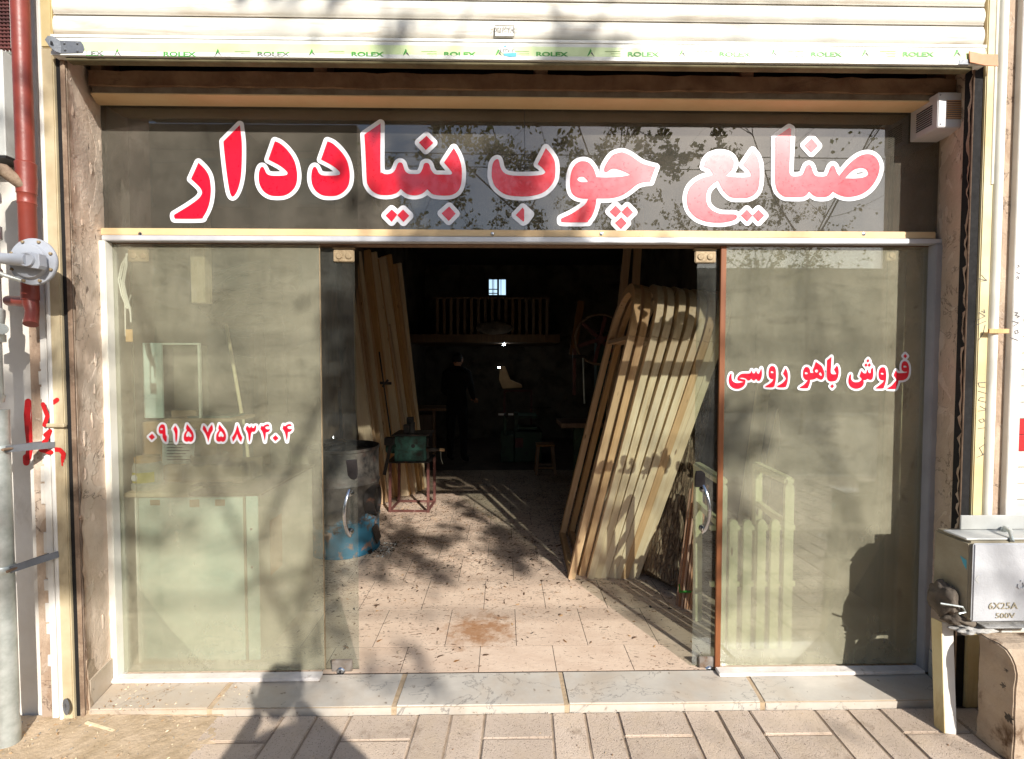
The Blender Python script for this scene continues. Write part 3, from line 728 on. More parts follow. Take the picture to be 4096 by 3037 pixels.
for a, b in zip(zb, zb[1:]): part('slat', slat(a+.0015, b), slat_mat, rs, smooth=True)
part('slat', slat(zb[-1]+.0015, zb[-1]+.9), slat_mat, rs)
zbar = Z(2048,251,YS)
bbar = part('bottom_bar', MB().box(shx0, shx1, YS-.016, YS+.022, zbar, zb[0]-.001), slat_bar, rs, bevel=.004, seg=2)
part('bar_lip', MB().box(shx0, shx1, YS-.019, YS-.0165, zbar, zbar+.018), slat_bar, rs, bevel=.001)
part('bar_lip', MB().box(shx0, shx1, YS-.019, YS-.0165, zb[0]-.014, zb[0]-.001), slat_bar, rs, bevel=.001)
part('underside', MB().box(shx0+.05, shx1-.05, YS-.008, YS+.03, zbar-.014, zbar-.001), olive, rs, bevel=.003)
yt = YS-.018
zt0, zt1 = Z(2048,232,yt), Z(2048,186,yt)
part('printed_strip', MB().box(X(300,210,yt), shx1-.001, YS-.0175, YS-.0165, zt0, zt1), tape_mat, rs)
for k in range(10):
    px = [300-35,652,1028,1404,1774,2143,2509,2876,3242,3610][k]
    if k: text_mesh('ROLEX', .0255, green_ink, 'printed_word', P(px, 225, yt-.001), rs, bold=.0009, sx=1.72)
    else: text_mesh('LEX', .0255, green_ink, 'printed_word', P(342, 222, yt-.001), rs, bold=.0009, sx=1.72)
    lx = px+(205 if k else 190); a = P(lx, 226, yt-.001); u = .0011*1
    def tri(pts, mat):
        vs = [P(lx+q, 226-r, yt-.001) for q, r in pts]; flatobj('printed_mark', vs, [tuple(range(len(vs)))], mat, rs)
    tri([(0,-1),(14,31),(19,22),(7,6),(15,5)], green_ink) if False else tri([(0,-1),(14,31),(19,21),(6,3)], green_ink)
    tri([(15,13),(19,18),(31,-2)], dark_ink)
    for q in range(3):
        lw = [64,40,34][q]; vs = [P(px-26-lw, 205+q*9, yt-.001), P(px-26, 205+q*9, yt-.001), P(px-26, 207+q*9, yt-.001), P(px-26-lw, 207+q*9, yt-.001)]
        if k: flatobj('printed_line', vs, [(0,1,2,3)], M('faded_ink', '9DB27C') if q == 0 and k == 1 else bpy.data.materials['faded_ink'], rs)
# label on the shutter
ys2 = YS-.0165
st = empty('phone_label', P(2020,125,ys2), 'small framed black phone number label stuck on the middle of the shutter', 'sticker')
x0, x1, zz0, zz1 = X(1979,125,ys2), X(2057,125,ys2), Z(2020,147,ys2), Z(2020,103,ys2)
part('label_sheet', MB().box(x0, x1, ys2-.0006, ys2+.006, zz0, zz1), slat_mat, st)
fr = MB(); t_ = .0016
for a in ((x0,x1,zz0,zz0+t_),(x0,x1,zz1-t_,zz1),(x0,x0+t_,zz0+t_,zz1-t_),(x1-t_,x1,zz0+t_,zz1-t_)): fr.box(a[0],a[1],ys2-.0016,ys2-.0008,a[2],a[3])
part('label_frame', fr, black_ink, st)
DIG = '\u06f0\u06f9\u06f1\u06f5 \u06f2\u06f0\u06f0\u06f0 \u06f8\u06f8\u06f9'
text_mesh(DIG, .0185, black_ink, 'label_text', Vector(((x0+x1)/2, ys2-.0012, zz0+.015)), st, align='CENTER', sx=.85, bold=.0004)
# shaped letters of the line above, in visual order
LINE = '\uFBFD\uFE8D \uFEEA\uFE98\uFBFF\uFEB7 \uFEED \uFEDA\uFBFF\uFE97\uFE8E\uFEE3\uFEEE\uFE97\uFE8D \uFBFD\uFE8E\uFEEC\uFE91\uFEAD\uFEA9'
text_mesh(LINE, .0150, black_ink, 'label_text', Vector(((x0+x1)/2, ys2-.0012, zz1-.016)), st, align='CENTER', sx=.74, bold=.0003)
ps = P(2030, 205, yt-.002)
st2 = empty('torn_sticker', ps, 'torn blue and white number sticker over the green strip of the shutter', 'sticker')
def quad(pts, mat, name, parent, Y):
    vs = [P(a, b, Y) for a, b in pts]; return flatobj(name, vs, [tuple(range(len(vs)))], mat, parent)
quad([(1992,196),(2012,188),(2045,186),(2058,205),(2062,212),(2012,214)], paper_mat, 'sticker_sheet', st2, yt-.0015)
quad([(2014,214),(2066,211),(2066,226),(2040,228),(2016,222)], blue_ink, 'sticker_band', st2, yt-.0025)
quad([(2014,188),(2020,180),(2027,187)], blue_ink, 'sticker_band', st2, yt-.0025)
text_mesh('\u06f1 \u06f2\u06f2\u06f7 \u06f2', .024, black_ink, 'sticker_digits', P(2028,211,yt-.0028), st2, align='CENTER', sx=.9)
# brackets at both ends of the bottom bar
bl = empty('shutter_bracket', P(280,190,YS-.02), 'grey bolted metal locking bracket at the left end of the shutter bar', 'bracket')
yb_ = YS-.021
pts = [(238,162),(322,165),(332,178),(337,195),(330,212),(244,214),(222,190)]
def platepx(pts, Y, th, mat, name, parent, bevel=0., yfun=None):
    y_ = yfun or (lambda a, b: Y)
    f0 = lambda a, b: P(a, b, y_(a, b)); f1 = lambda a, b: P(a, b, y_(a, b))+Vector((0, th, 0))
    return part(name, MB().prism(pts, f0, f1), mat, parent, bevel=bevel)
platepx(pts, yb_, .003, bracket_grey, 'plate', bl, .001)
platepx([(178,158),(190,142),(212,145),(240,163),(246,190),(244,214),(218,205),(196,185)], yb_, .004, bracket_grey, 'ear', bl, .001, lambda a, b: yb_-(244-a)*.0006)
for q in ((256,172),(308,172),(259,198),(309,203)):
    part('rivet', MB().lathe(P(q[0],q[1],yb_-.003), [(.001,-.003),(.004,-.002),(.006,.003)], 10, 'y'), bracket_grey, bl, smooth=True)
part('hole', MB().lathe(P(203,172,yb_-.026), [(.008,0),(.008,.0015)], 12, 'y'), black_ink, bl)
br = empty('shutter_bracket', P(3920,235,YS-.02), 'tan painted flat metal bracket at the right end of the shutter bar', 'bracket')
platepx([(3877,203),(3930,216),(3992,217),(3994,265),(3940,262),(3880,249)], yb_-.006, .004, bracket_tan, 'plate', br, .001)
platepx([(3838,240),(3878,236),(3880,258),(3835,258)], yb_, .012, bracket_grey, 'arm', br, .001)

# --- header bar, glazing bead, screws
hb = empty('door_header', (0,0,2.18), 'white aluminium header bar with a cream bead between transom and doors', 'header bar')
zA, zB, zC = Z(2048,977), Z(2048,956), ZT
part('aluminium_bar', MB().box(X(405,960,-.04), GR-.01, -.040, .060, zA, zB), alum, hb, bevel=.003, seg=2)
part('glazing_bead', MB().box(GL+.004, GR-.03, -.026, .03, zB+.001, zC), cream_paint, hb, bevel=.004, seg=2)
part('wood_lining', MB().box(GL+.03, GR-.03, .0, .055, zA-.006, zA-.0005), wood_dark, hb)
for px in (560, 1970, 2405, 3455):
    part('screw', MB().lathe(P(px,936,-.027), [(.002,-.003),(.008,-.002),(.010,.002)], 14, 'y'), chrome, hb, smooth=True)

# --- transom glass
tw = empty('transom_window', (0,0,2.4), 'long dark glass transom of two panes carrying the big red lettering', 'window')
def pane(x0, x1, y0, y1, z0, z1, mat, parent, name='pane'):
    mb = MB().box(x0, x1, y0, y1, z0, z1); mb.m = [1,1,0,1,1,1]
    mb.m[4] = 1
    return part(name, mb, [mat, clean], parent)
xs_ = X(2098, 700)
pane(GL+.002, xs_-.001, 0, .006, zC, ZH+.02, dusty_top, tw); pane(xs_+.001, GR-.002, 0, .006, zC, ZH+.02, dusty_top, tw)
part('pane_joint', MB().box(xs_-.0009, xs_+.0009, -.0008, .006, zC, ZH), black_ink, tw)

# --- fixed glazing
zf0 = .004
def fixed(x0, x1, lab):
    e = empty('fixed_window', ((x0+x1)/2,0,1), lab, 'window')
    pane(x0, x1, 0, .006, .02, zA-.007, dusty, e); return e
LX0, LX1 = X(462,1450), X(1287,1800); RX0, RX1 = X(2893,1800), X(3700,1450)
fxl = fixed(LX0, LX1, 'dusty fixed glass pane left of the doorway, in front of the pale cabinet')
fxr = fixed(RX0, RX1, 'dusty fixed glass pane right of the doorway, in front of the picket bench')
part('side_frame', MB().box(GL+.002, LX0, -.045, .03, .0, zA-.001), white_alum, fxl, bevel=.003, seg=2)
part('sill', MB().box(GL+.003, LX1-.004, -.062, -.008, .0005, .019), curb_mat, fxl, bevel=.004, wonky=.001, seg=2)
part('pane_edge', MB().box(LX1+.0002, LX1+.0035, -.001, .008, .02, zA-.007), brass_mat, fxl)
part('side_frame', MB().box(RX1, X(3735,1450), -.045, .03, .0, zA-.001), grey_alum, fxr, bevel=.003, seg=2)
part('sill', MB().box(RX0-.03, RX1-.004, -.062, -.008, .0005, .019), curb_mat, fxr, bevel=.004, wonky=.001, seg=2)
part('wooden_post', MB().box(X(2873,1800,-.006), RX0-.0005, -.006, .008, .002, zA-.007), wood_post, fxr, bevel=.002)
# --- sliding leaves
def leaf(x0, x1, lab, knob):
    e = empty('glass_door', ((x0+x1)/2,.03,1), lab, 'door')
    pane(x0, x1, .022, .030, .008, zA-.02, dusty_leaf, e)
    return e
dl = leaf(X(532,1500,.025), X(1430,2000,.025), 'frameless sliding glass door leaf with round bolts, pushed open to the left', -1)
dr = leaf(X(2776,2000,.025), X(3612,1500,.025), 'frameless sliding glass door leaf with round bolts, pushed open to the right behind a brown post', 1)
def fitting(px, py, parent, mat=brass_mat):
    a = P(px-42, py-28, .012); b = P(px+42, py+24, .012)
    f = part('patch_fitting', MB().box(a.x, b.x, .010, .020, b.z, a.z), mat, parent, bevel=.004, seg=2)
    for s in (-1, 1):
        c = P(px+s*19, py+0, .0085)
        MB().lathe(c+f.location*0, [(.001,-.004),(.013,-.0035),(.0165,.0),(.0165,.003)], 20, 'y').build('bolt', mat, f, smooth=True)
    part('hanger', MB().box(a.x-.003, b.x+.003, .006, .034, a.z+.001, a.z+.006), mat, parent, bevel=.002)
fitting(552,1024,dl); fitting(1375,1024,dl); fitting(2822,1028,dr); fitting(3612-25,1022,dr)
def lock(px0, py0, px1, py1, cx, cy, parent):
    a = P(px0,py0,.008); b = P(px1,py1,.008)
    f = part('corner_lock', MB().box(a.x, b.x, .006, .020, max(b.z,.004), a.z), lock_mat, parent, bevel=.003, seg=2)
    c = P(cx, cy, .005)
    MB().lathe(c, [(.004,-.006),(.017,-.005),(.022,.0),(.024,.003)], 22, 'y').build('lock_cylinder', chrome, f, smooth=True)
    MB().box(c.x-.004, c.x+.004, c.y-.0075, c.y-.0062, c.z-.011, c.z+.004).build('keyhole', black_ink, f)
    MB().lathe(c+Vector((0,-.0068,.005)), [(.0055,-.0008),(.0055,.0006)], 12, 'y').build('keyhole', black_ink, f)
lock(1327,2641,1409,2712,1362,2688,dl); lock(2797,2629,2858,2700,2838,2682,dr)
def handle(x, z0, z1, parent, bow, inner=False):
    y0 = .020; pts = []
    for k in range(15):
        t = k/14; pts.append((x+bow*math.sin(math.pi*t), y0-.012-.045*math.sin(math.pi*t)**.6, z0+(z1-z0)*t))
    part('handle', MB().tube(pts, .0095, 12), chrome, parent, smooth=True)
    for z in (z0+.02, z1-.02): part('handle_base', MB().lathe((x,.020,z), [(.012,-.03),(.017,-.004),(.017,.001)], 16, 'y'), chrome, parent, smooth=True)
handle(X(1397,2060,.0), Z(1397,2146,.0), Z(1397,1962,.0), dl, -.012)
handle(X(2815,2040,.0), Z(2815,2132,.0), Z(2815,1945,.0), dr, .014)
platepx([(1383,1842),(1424,1839),(1428,1880),(1427,1912),(1418,1921),(1402,1917),(1390,1903)], .004, .014, leather, 'lock_pouch', dl, .003)
platepx([(2786,1886),(2808,1884),(2822,1895),(2823,1950),(2781,1950),(2781,1913)], .004, .014, leather, 'lock_pouch', dr, .003)

# --- baseboards on the reveals
def base(name, xo, xi, s, parent):
    y0, y1 = YO+.03, -.05; f = lambda y: xo+(xi-xo)*((y-YO)/(-YO))+s*.012
    vs = [(f(y0),y0,-.02),(f(y1),y1,-.02),(f(y1)-s*.03,y1,-.02),(f(y0)-s*.03,y0,-.02)]; vs += [(a,b,.125 if i else .125) for i, (a, b, c) in enumerate(vs)]
    return part(name, MB().add(vs, [(3,2,1,0),(4,5,6,7),(0,1,5,4),(1,2,6,5),(2,3,7,6),(3,0,4,7)]), marble_mat, parent, bevel=.002)
base('marble_baseboard', X(292,1450,YO), GL, 1, rv); base('marble_baseboard', XR, GR, -1, rv2)
mb = MB().add([(X(292,1450,YO)+.011,YO+.02,-.02),(GL+.011,-.05,-.02),(GL+.002,-.05,.30),(X(292,1450,YO)+.002,YO+.02,.22),(X(292,1450,YO)-.02,YO+.02,-.02),(GL-.02,-.05,-.02),(GL-.02,-.05,.30),(X(292,1450,YO)-.02,YO+.02,.22)], [(0,1,2,3),(4,7,6,5),(3,2,6,7),(0,4,5,1),(0,3,7,4),(1,5,6,2)])
part('render_patch', mb, stone_post, rv, bevel=.003)

# --- vent box at the upper right
vb = empty('vent_box', P(3800,440,-.16), 'small grey louvred siren box in the upper right corner of the doorway', 'vent box')
yv = -.158; vx0 = X(3752,440,yv); vx1 = X(3868,440,yv); vz0, vz1 = Z(3800,510,yv), ZH-.004
vz1 = Z(3800,369,yv)
part('casing', MB().box(vx0, vx1, yv, -.004, vz0, vz1), louver, vb, bevel=.003, seg=2)
for k in range(9):
    zz = Z(3800,404+k*8.6,yv); part('louvre', MB().bar((X(3786,440,yv),yv-.001,zz),(X(3853,440,yv),yv-.001,zz), .004, .0045, (0,1,0)), louver_in, vb)
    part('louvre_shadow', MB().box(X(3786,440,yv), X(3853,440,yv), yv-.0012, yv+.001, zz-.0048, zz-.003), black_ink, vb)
for k in range(9):
    zz = vz0+.03+k*.0105; part('louvre', MB().bar((vx0-.0015,yv+.03,zz+.0),(vx0-.0015,yv+.115,zz+.0), .004, .004, (1,0,0)), black_ink, vb)
for q in (380, 497): part('screw', MB().lathe(P(3762,q,yv-.001), [(.001,-.002),(.003,-.001),(.004,.002)], 8, 'y'), chrome, vb)

# ---------------------------------------------------------------- big red lettering
A = (660,460,3.67); B = (1000,460,3.671); C = (1420,460,3.4417); D_ = (1920,540,4.347); E_ = (2220,560,4.13); F_ = (2700,560,4.347); G_ = (3050,460,4.131)
DAL = '365,385* 450,425 560,530 650,670 690,830 692,950 665,1050 600,1130 510,1180 400,1192 290,1178 200,1120 145,1030 127,930 135,830 160,770 190,765 215,800 245,860 300,888 400,893 520,885 550,860 530,820 430,740 270,655*'
big = [
 [[contour('490,700* 590,800 650,910 672,1050 672,1150 655,1280 615,1400 560,1495 520,1522 180,1524 140,1510 133,1470 160,1450 340,1340 480,1240 535,1170 540,1120 500,1050 382,940*', *A)]],
 [[contour('1098,148* 1118,300 1130,450 1128,700 1115,900 1080,1060 1035,1160 995,1198 965,1170 940,1080 905,850 870,550 857,390*', *A)]],
 [[contour(DAL, *B)]], [[contour(DAL, *B, 772)]],
 [[contour('352,118* 352,740 370,790 420,815 500,805 550,760 590,670 625,655 655,675 685,760 730,805 810,815 890,805 930,740 950,675 985,660 1020,680 1050,760 1100,815 1180,822 1310,822 1335,805 1320,770 1225,655* 1360,455* 1420,560 1460,680 1472,800 1462,940 1430,1030 1370,1085 1290,1108 1160,1108 1070,1090 995,1025* 930,1080 830,1108 720,1090 630,1020* 570,1075 470,1103 340,1098 240,1050 180,970 160,880 145,560 128,270*', *C)]],
 [[contour('985,288* 1078,385* 975,485* 880,380*', *C)]], [[contour('505,1300* 582,1372* 505,1472* 420,1385*', *C)], [contour('662,1302* 748,1388* 668,1474* 582,1380*', *C)]], [[contour('1297,1262* 1387,1360* 1290,1460* 1192,1355*', *C)]],
 [[contour('1145,230* 1230,330 1290,430 1312,540 1312,680 1285,800 1200,920 1080,1010 900,1060 700,1070 480,1045 350,980 255,880 210,760 203,650 220,510 260,440 310,422 335,470 355,560 400,640 480,690 620,710 900,710 1080,690 1140,645* 1080,570 1003,510*', *D_)]],
 [[contour('745,1262* 768,1300* 768,1500* 750,1508* 620,1395*', *D_)]],
 [[contour('1078,205 1150,212 1250,260 1350,330 1450,390 1560,425 1662,450* 1575,692* 1450,705 1350,745 1230,840 1100,920 950,962 800,968 690,968* 680,1050 655,1150 610,1260 550,1335 510,1360 140,1360 105,1340 100,1305 130,1285 260,1225 400,1140 500,1060 550,972* 430,965 340,935 280,880 250,780 250,650 275,510 330,410 400,360 480,350 560,375 630,460 665,540 685,612* 850,618 1000,612 1130,600 1245,575* 1120,515 990,478 920,490 860,530 820,525 808,490 830,420 890,320 960,245', *E_), contour('375,660 390,625 440,610 490,625 540,685 500,695 420,690', *E_)]],
 [[contour('1000,1083* 1095,1180* 1005,1282* 900,1185*', *E_)], [contour('1193,1093* 1293,1195* 1198,1290* 1097,1190*', *E_)], [contour('1095,1275* 1188,1375* 1090,1475* 990,1370*', *E_)]],
 [[contour('1350,187* 1420,280 1465,400 1478,520 1475,700 1450,850 1380,950 1270,1005 1150,1010 1000,1005 900,950 820,850 770,750 748,712* 650,780 580,860 548,960 548,1060 580,1150 660,1230 780,1280 900,1290 1040,1295 1080,1335 1040,1390 900,1430 750,1442 560,1425 400,1370 290,1280 225,1170 203,1040 215,930 260,820 350,730 480,660 590,630 665,605* 600,510 500,470* 520,390 570,310 660,255 780,232 900,250 980,300 1025,370 1028,430 1000,510 930,590 890,625* 1000,642 1150,648 1290,640 1315,610 1290,540 1180,432*', *F_)]],
 [[contour('1250,1210* 1350,1315* 1255,1422* 1148,1312*', *F_)], [contour('1450,1210* 1553,1315* 1448,1425* 1350,1310*', *F_)]],
 [[contour('475,235* 465,500 445,900 450,960 480,1005 540,1015 620,1005 670,970 700,900 730,840 775,825 810,860 840,950 880,1005 950,1015 1040,1010 1080,970 1120,870 1160,832 1195,860 1230,950 1268,1005* 1350,900 1450,790 1580,690 1700,648 1800,655 1880,710 1925,790 1938,880 1910,1000 1850,1120 1760,1230 1640,1310 1500,1350 1380,1355 1270,1325 1165,1268* 1110,1330 1030,1358 900,1355 830,1320 775,1265* 720,1330 640,1358 440,1358 340,1340 260,1270 220,1170 208,1050 212,600 210,375* 440,215*', *G_), contour('1370,1045* 1450,960 1530,900 1640,878 1710,900 1745,955 1730,1000 1650,1035 1520,1048', *G_)]],
 [[contour('812,388* 918,510* 805,628* 692,500*', *G_)]]]
bs = empty('sign_lettering', (0,-.002,2.5), 'big red Persian lettering with white outlines on the dark transom glass', 'sign')
lettering(bs, big, -.001, 16.5, 3.0, [(9, contour('745,1262* 870,1380* 790,1490* 620,1395*', *D_))])
H = (560,1660,3.481)
FIVE = '655,130* 690,175 730,230 748,290 740,345 715,372 690,372 678,360 665,372 635,370 612,345 612,290 625,250 650,215 638,190*'; FH = '672,228 700,255 718,290 705,308 690,305 678,292 665,305 650,305 642,290 650,260'
FOUR = '1692,143* 1712,160 1740,140 1780,130 1800,145 1803,162 1780,160 1755,165 1745,180 1765,198 1790,200 1810,195 1800,225 1775,242 1755,245 1750,300 1740,375* 1728,330 1715,270 1700,230 1675,195*'
digits = [
 [[contour('168,262* 208,310* 163,350* 122,305*', *H)]],
 [[contour('305,133 335,140 350,175 355,230 358,280 372,300 368,378* 340,360 315,310 312,265 280,262 262,235 265,180 285,145', *H), contour('283,190 300,182 318,192 316,208 295,212 282,205', *H)]],
 [[contour('490,150* 520,200 522,260 515,340 503,385* 492,350 488,270 478,230 462,195*', *H)]],
 [[contour(FIVE, *H), contour(FH, *H)]], [[contour('885,145* 905,165 925,200 943,240 960,195 985,155 1003,135* 1012,170 1013,210 985,260 965,320 950,383* 935,320 905,250 870,200*', *H)]],
 [[contour(FIVE, *H, 450), contour(FH, *H, 450)]],
 [[contour('1352,133* 1372,180 1385,230 1405,280 1425,315* 1408,378* 1380,340 1352,265* 1325,330 1293,375* 1280,315* 1310,270 1335,210', *H)]],
 [[contour('1490,145* 1510,165 1530,180 1550,150* 1562,175 1585,180 1600,150* 1620,150* 1615,200 1595,232 1560,238 1545,270 1535,340 1522,378* 1512,330 1505,270 1490,230 1470,195*', *H)]],
 [[contour(FOUR, *H)]], [[contour('1888,280* 1930,325* 1885,365* 1842,320*', *H)]], [[contour(FOUR, *H, 307, -4)]]]
ps_ = empty('phone_number', (-1.4,-.002,1.3), 'red Persian phone number with white outlines on the left window', 'sign')
lettering(ps_, digits, -.001, 8.5, 2.2)
I_ = (2890,1400,5.57); J_ = (3260,1390,5.57)
words = [
 [[contour('190,525 205,540 205,620 225,690 300,735 400,730 480,712* 380,690 340,670 335,620 370,570 440,530 600,522 630,500 650,450* 665,500 690,522 720,515 750,450* 770,510 790,525 820,520 865,405* 880,480 880,560 860,640 830,685 790,690 750,645* 720,680 680,680 640,640* 610,675 565,680 520,640 450,620 372,628* 440,650 500,660 512,700 490,780 430,840 330,870 240,850 170,790 140,700 150,600 175,540', *I_)]],
 [[contour('1100,358 1150,370 1185,430 1195,530 1190,650 1170,750 1130,830 970,830 960,810 1040,760 1100,710 1135,655* 1080,645 1040,600 1028,530 1035,440 1065,375', *I_), contour('1075,495 1090,478 1120,480 1140,505 1110,518 1085,512', *I_)]],
 [[contour('1405,410* 1440,470 1460,560 1455,680 1430,780 1395,832 1240,832 1225,805 1330,740 1390,680 1412,630 1350,530*', *I_)]],
 [[contour('2080,265* 2160,320 2211,364 2261,474 2268,564 2241,640 2201,666 2151,649 2101,624* 2060,650 2000,665 1955,668* 1945,740 1915,820 1890,855 1740,855 1722,835 1820,770 1900,678* 1850,665 1810,620 1795,560 1800,470 1830,400 1870,378 1920,395 1950,450 1955,505* 2000,512 2030,500 2010,460 2035,400*', *I_), contour('1835,520 1850,498 1885,505 1905,525 1880,540 1845,538', *I_), contour('2060,470 2075,445 2100,435 2125,450 2132,475 2110,500 2080,500', *I_), contour('2151,539 2181,489* 2211,534 2216,569 2191,576', *I_)]],
 [[contour('370,205* 362,400 352,550 375,590 420,598 475,590 455,550 425,490* 490,400* 520,460 530,560 515,650 480,730 420,757 330,757 280,710 265,620 268,400 270,290*', *J_)], [contour('385,815* 428,865* 382,915* 340,865*', *J_)]],
 [[contour('800,600 805,640 805,700 840,755 900,775 980,765 1040,720 1035,690 990,640* 1040,515* 1070,560 1110,580 1145,565 1165,500 1180,500 1190,550 1215,575 1245,560 1250,490 1290,445* 1300,530 1300,620 1280,700 1240,725 1200,715 1170,700* 1130,730 1080,735 1090,780 1075,840 1030,890 950,920 870,915 790,870 750,790 750,700 770,620 785,600', *J_)], [contour('1185,255* 1215,300* 1182,340* 1145,298*', *J_)], [contour('1140,350* 1172,392* 1138,438* 1102,390*', *J_)], [contour('1218,350* 1250,395* 1210,438* 1172,392*', *J_)]],
 [[contour('1510,440 1560,460 1585,550 1590,650 1575,770 1540,880 1510,915 1365,918 1360,900 1440,840 1510,780 1540,735* 1480,730 1435,690 1420,610 1430,520 1460,460', *J_), contour('1465,590 1480,568 1515,570 1535,595 1500,605', *J_)]],
 [[contour('2005,308 2050,330 2085,400 2095,500 2085,600 2050,680 1980,725 1900,735 1860,740* 1850,800 1820,870 1790,925 1630,925 1622,905 1710,850 1780,770 1815,720 1755,620* 1800,515* 1830,560 1880,575 1980,570 2045,560 2050,540* 1990,540 1940,510 1925,440 1940,360 1970,315', *J_), contour('1968,430 1985,408 2020,412 2045,440 2010,448 1975,445', *J_)], [contour('2010,145* 2052,195* 2010,245* 1970,192*', *J_)]]]
wsn = empty('window_lettering', (1.6,-.002,1.6), 'red Persian words with white outlines on the right window', 'sign')
lettering(wsn, words, -.001, 8.5, 2.2)

# ================================================================ LEFT PIPES
gp = empty('gas_pipe', P(30,2900,-.36), 'silver galvanised gas riser pipe with fittings at the left edge', 'pipe')
gx = X(36,2900,-.39); gy = -.39
zj = Z(30,1630,gy)
part('sleeve', MB().lathe((gx,gy,-.03), [(.036,0),(.037,.07),(.033,.12),(.035,.17),(.0355,zj-.01),(.037,zj),(.037,zj+.02)], 28), galv, gp, smooth=True)
zl = lambda py: Z(30,py,gy)
part('pipe', MB().lathe((gx,gy,0), [(.022,zj+.02),(.026,zj+.05),(.026,zl(1590)),(.021,zl(1585)),(.021,zl(1370)),(.034,zl(1368)),(.034,zl(1340)),(.026,zl(1335)),(.030,zl(1300)),(.034,zl(1262)),(.034,zl(1240)),(.025,zl(1232)),(.025,zl(1110)),(.031,zl(1105)),(.031,zl(1080)),(.025,zl(1070)),(.025,zl(960)),(.033,zl(955)),(.033,zl(905)),(.026,zl(900)),(.026,zl(810)),(.034,zl(805)),(.034,zl(770)),(.028,zl(762)),(.028,zl(720))], 26), chrome_pipe, gp, smooth=True)
c = Vector((gx,gy,zl(720))); ex = X(118,740,-.31)
part('elbow', MB().tube([c, c+Vector((0,0,.03)), c+Vector((.012,.005,.048)), c+Vector((.035,.02,.05)), Vector((ex,-.31,zl(738)))], [.028,.03,.03,.026,.02], 16), rust_metal, gp, smooth=True)
cc = Vector((gx,gy,zl(1318)))
part('valve', MB().tube([cc+Vector((-.05,-.02,0)), cc, cc+Vector((.055,-.025,-.0))], [.018,.030,.022], 16), chrome_pipe, gp, smooth=True)
cc = Vector((gx,gy,zl(925)))
part('valve', MB().tube([cc, cc+Vector((.035,-.045,0)), cc+Vector((.055,-.06,-.005))], [.028,.026,.016], 14), chrome_pipe, gp, smooth=True)
for py, x2, y2, dz in ((1795,X(208,1780,YO-.02),1780,0.02),(2275,X(224,2218,YO-.02),2218,.08)):
    z = Z(40,py,gy)
    part('clamp_band', MB().lathe((gx,gy,z-.014), [(.0375,0),(.0385,.002),(.0385,.026),(.0375,.028)], 26), galv, gp, smooth=True)
    zz2 = Z(208,y2,YO-.01)
    part('clamp_arm', MB().bar((gx+.04,gy-.012,z), (x2,YO-.008,zz2), .004, .028, (0,1,0)), bracket_grey, gp)
    part('clamp_arm', MB().bar((gx+.04,gy+.012,z), (gx+.06,YO+.03,z-.004), .004, .026, (1,0,0)), bracket_grey, gp)
    part('clamp_bolt', MB().tube([(gx+.046,gy-.03,z),(gx+.046,gy+.02,z)], .006, 8), rust_metal, gp)
rp = empty('downpipe', P(100,600,-.31), 'red painted drain pipe with a hooked end behind the gas regulator', 'pipe')
ry = -.31; rx = X(101,600,ry); zq = lambda py: Z(110,py,ry)
part('pipe', MB().lathe((rx,ry,0), [(.031,3.7),(.031,zq(650)),(.036,zq(655)),(.034,zq(690)),(.036,zq(720)),(.033,zq(770)),(.034,zq(776)),(.031,zq(780)),(.031,zq(812)),(.033,zq(816)),(.030,zq(822)),(.030,zq(1200))], 24), red_pipe, rp, smooth=True)
part('hook_end', MB().tube([(rx,ry,zq(1190)),(rx+.001,ry,zq(1215)),(rx+.012,ry-.006,zq(1245)),(rx+.018,ry-.015,zq(1270)),(rx+.027,ry-.03,zq(1300))], [.026,.027,.023,.024,.025], 16), red_pipe, rp, smooth=True)
part('branch', MB().tube([(rx-.002,ry,zq(1205)),(rx-.05,ry+.01,zq(1205)),(rx-.12,ry+.03,zq(1200))], .022, 14), red_pipe, rp, smooth=True)
rg = empty('gas_regulator', P(130,1048,-.40), 'round grey gas pressure regulator with six screws in front of the red pipe', 'regulator')
c = P(135,1048,-.42); yr = -.42
part('body', MB().lathe(c, [(.060,-.026),(.066,-.024),(.070,-.010),(.092,-.006),(.094,-.003),(.094,.004),(.090,.010),(.070,.016),(.045,.05)], 40, 'y'), reg_grey, rg, smooth=True)
for k in range(8):
    a = R(22+45*k); part('screw', MB().lathe(c+Vector((.083*math.cos(a),-.009,.083*math.sin(a))), [(.003,-.006),(.006,-.005),(.006,.002)], 8, 'y'), brass_mat, rg)
part('neck', MB().tube([c+Vector((-.14,-.05,.012)), c+Vector((-.05,-.055,.0)), c+Vector((.0,-.055,-.004)), c+Vector((.035,-.055,-.004))], [.020,.022,.024,.026], 16), reg_grey, rg, smooth=True)
part('cap', MB().lathe(c+Vector((.038,-.072,-.004)), [(.020,.004),(.022,0),(.027,.0),(.028,.004),(.028,.05)], 24, 'y'), reg_grey, rg, smooth=True)
part('hex_nut', MB().tube([c+Vector((-.16,-.05,.014)), c+Vector((-.10,-.052,.008))], .027, 6), chrome_pipe, rg)
mb2 = MB().prism([(.038,.028),(.078,.020),(.080,-.026),(.074,-.040),(.035,-.034)], lambda a, b: c+Vector((a,-.062,b)), lambda a, b: c+Vector((a,-.028,b)))
part('cap_guard', mb2, reg_grey, rg, bevel=.002)
part('hose', MB().tube([c+Vector((-.16,-.02,-.03)), c+Vector((-.12,-.03,-.045)), c+Vector((-.09,-.02,-.06)), c+Vector((-.05,.0,-.075))], .008, 10), chrome_pipe, rg, smooth=True)
cb = empty('meter_cabinet', P(30,420,YO-.05), 'pale grey sheet metal cabinet at the upper left edge beside the red pipe', 'cabinet')
xc_ = X(74,420,YO)
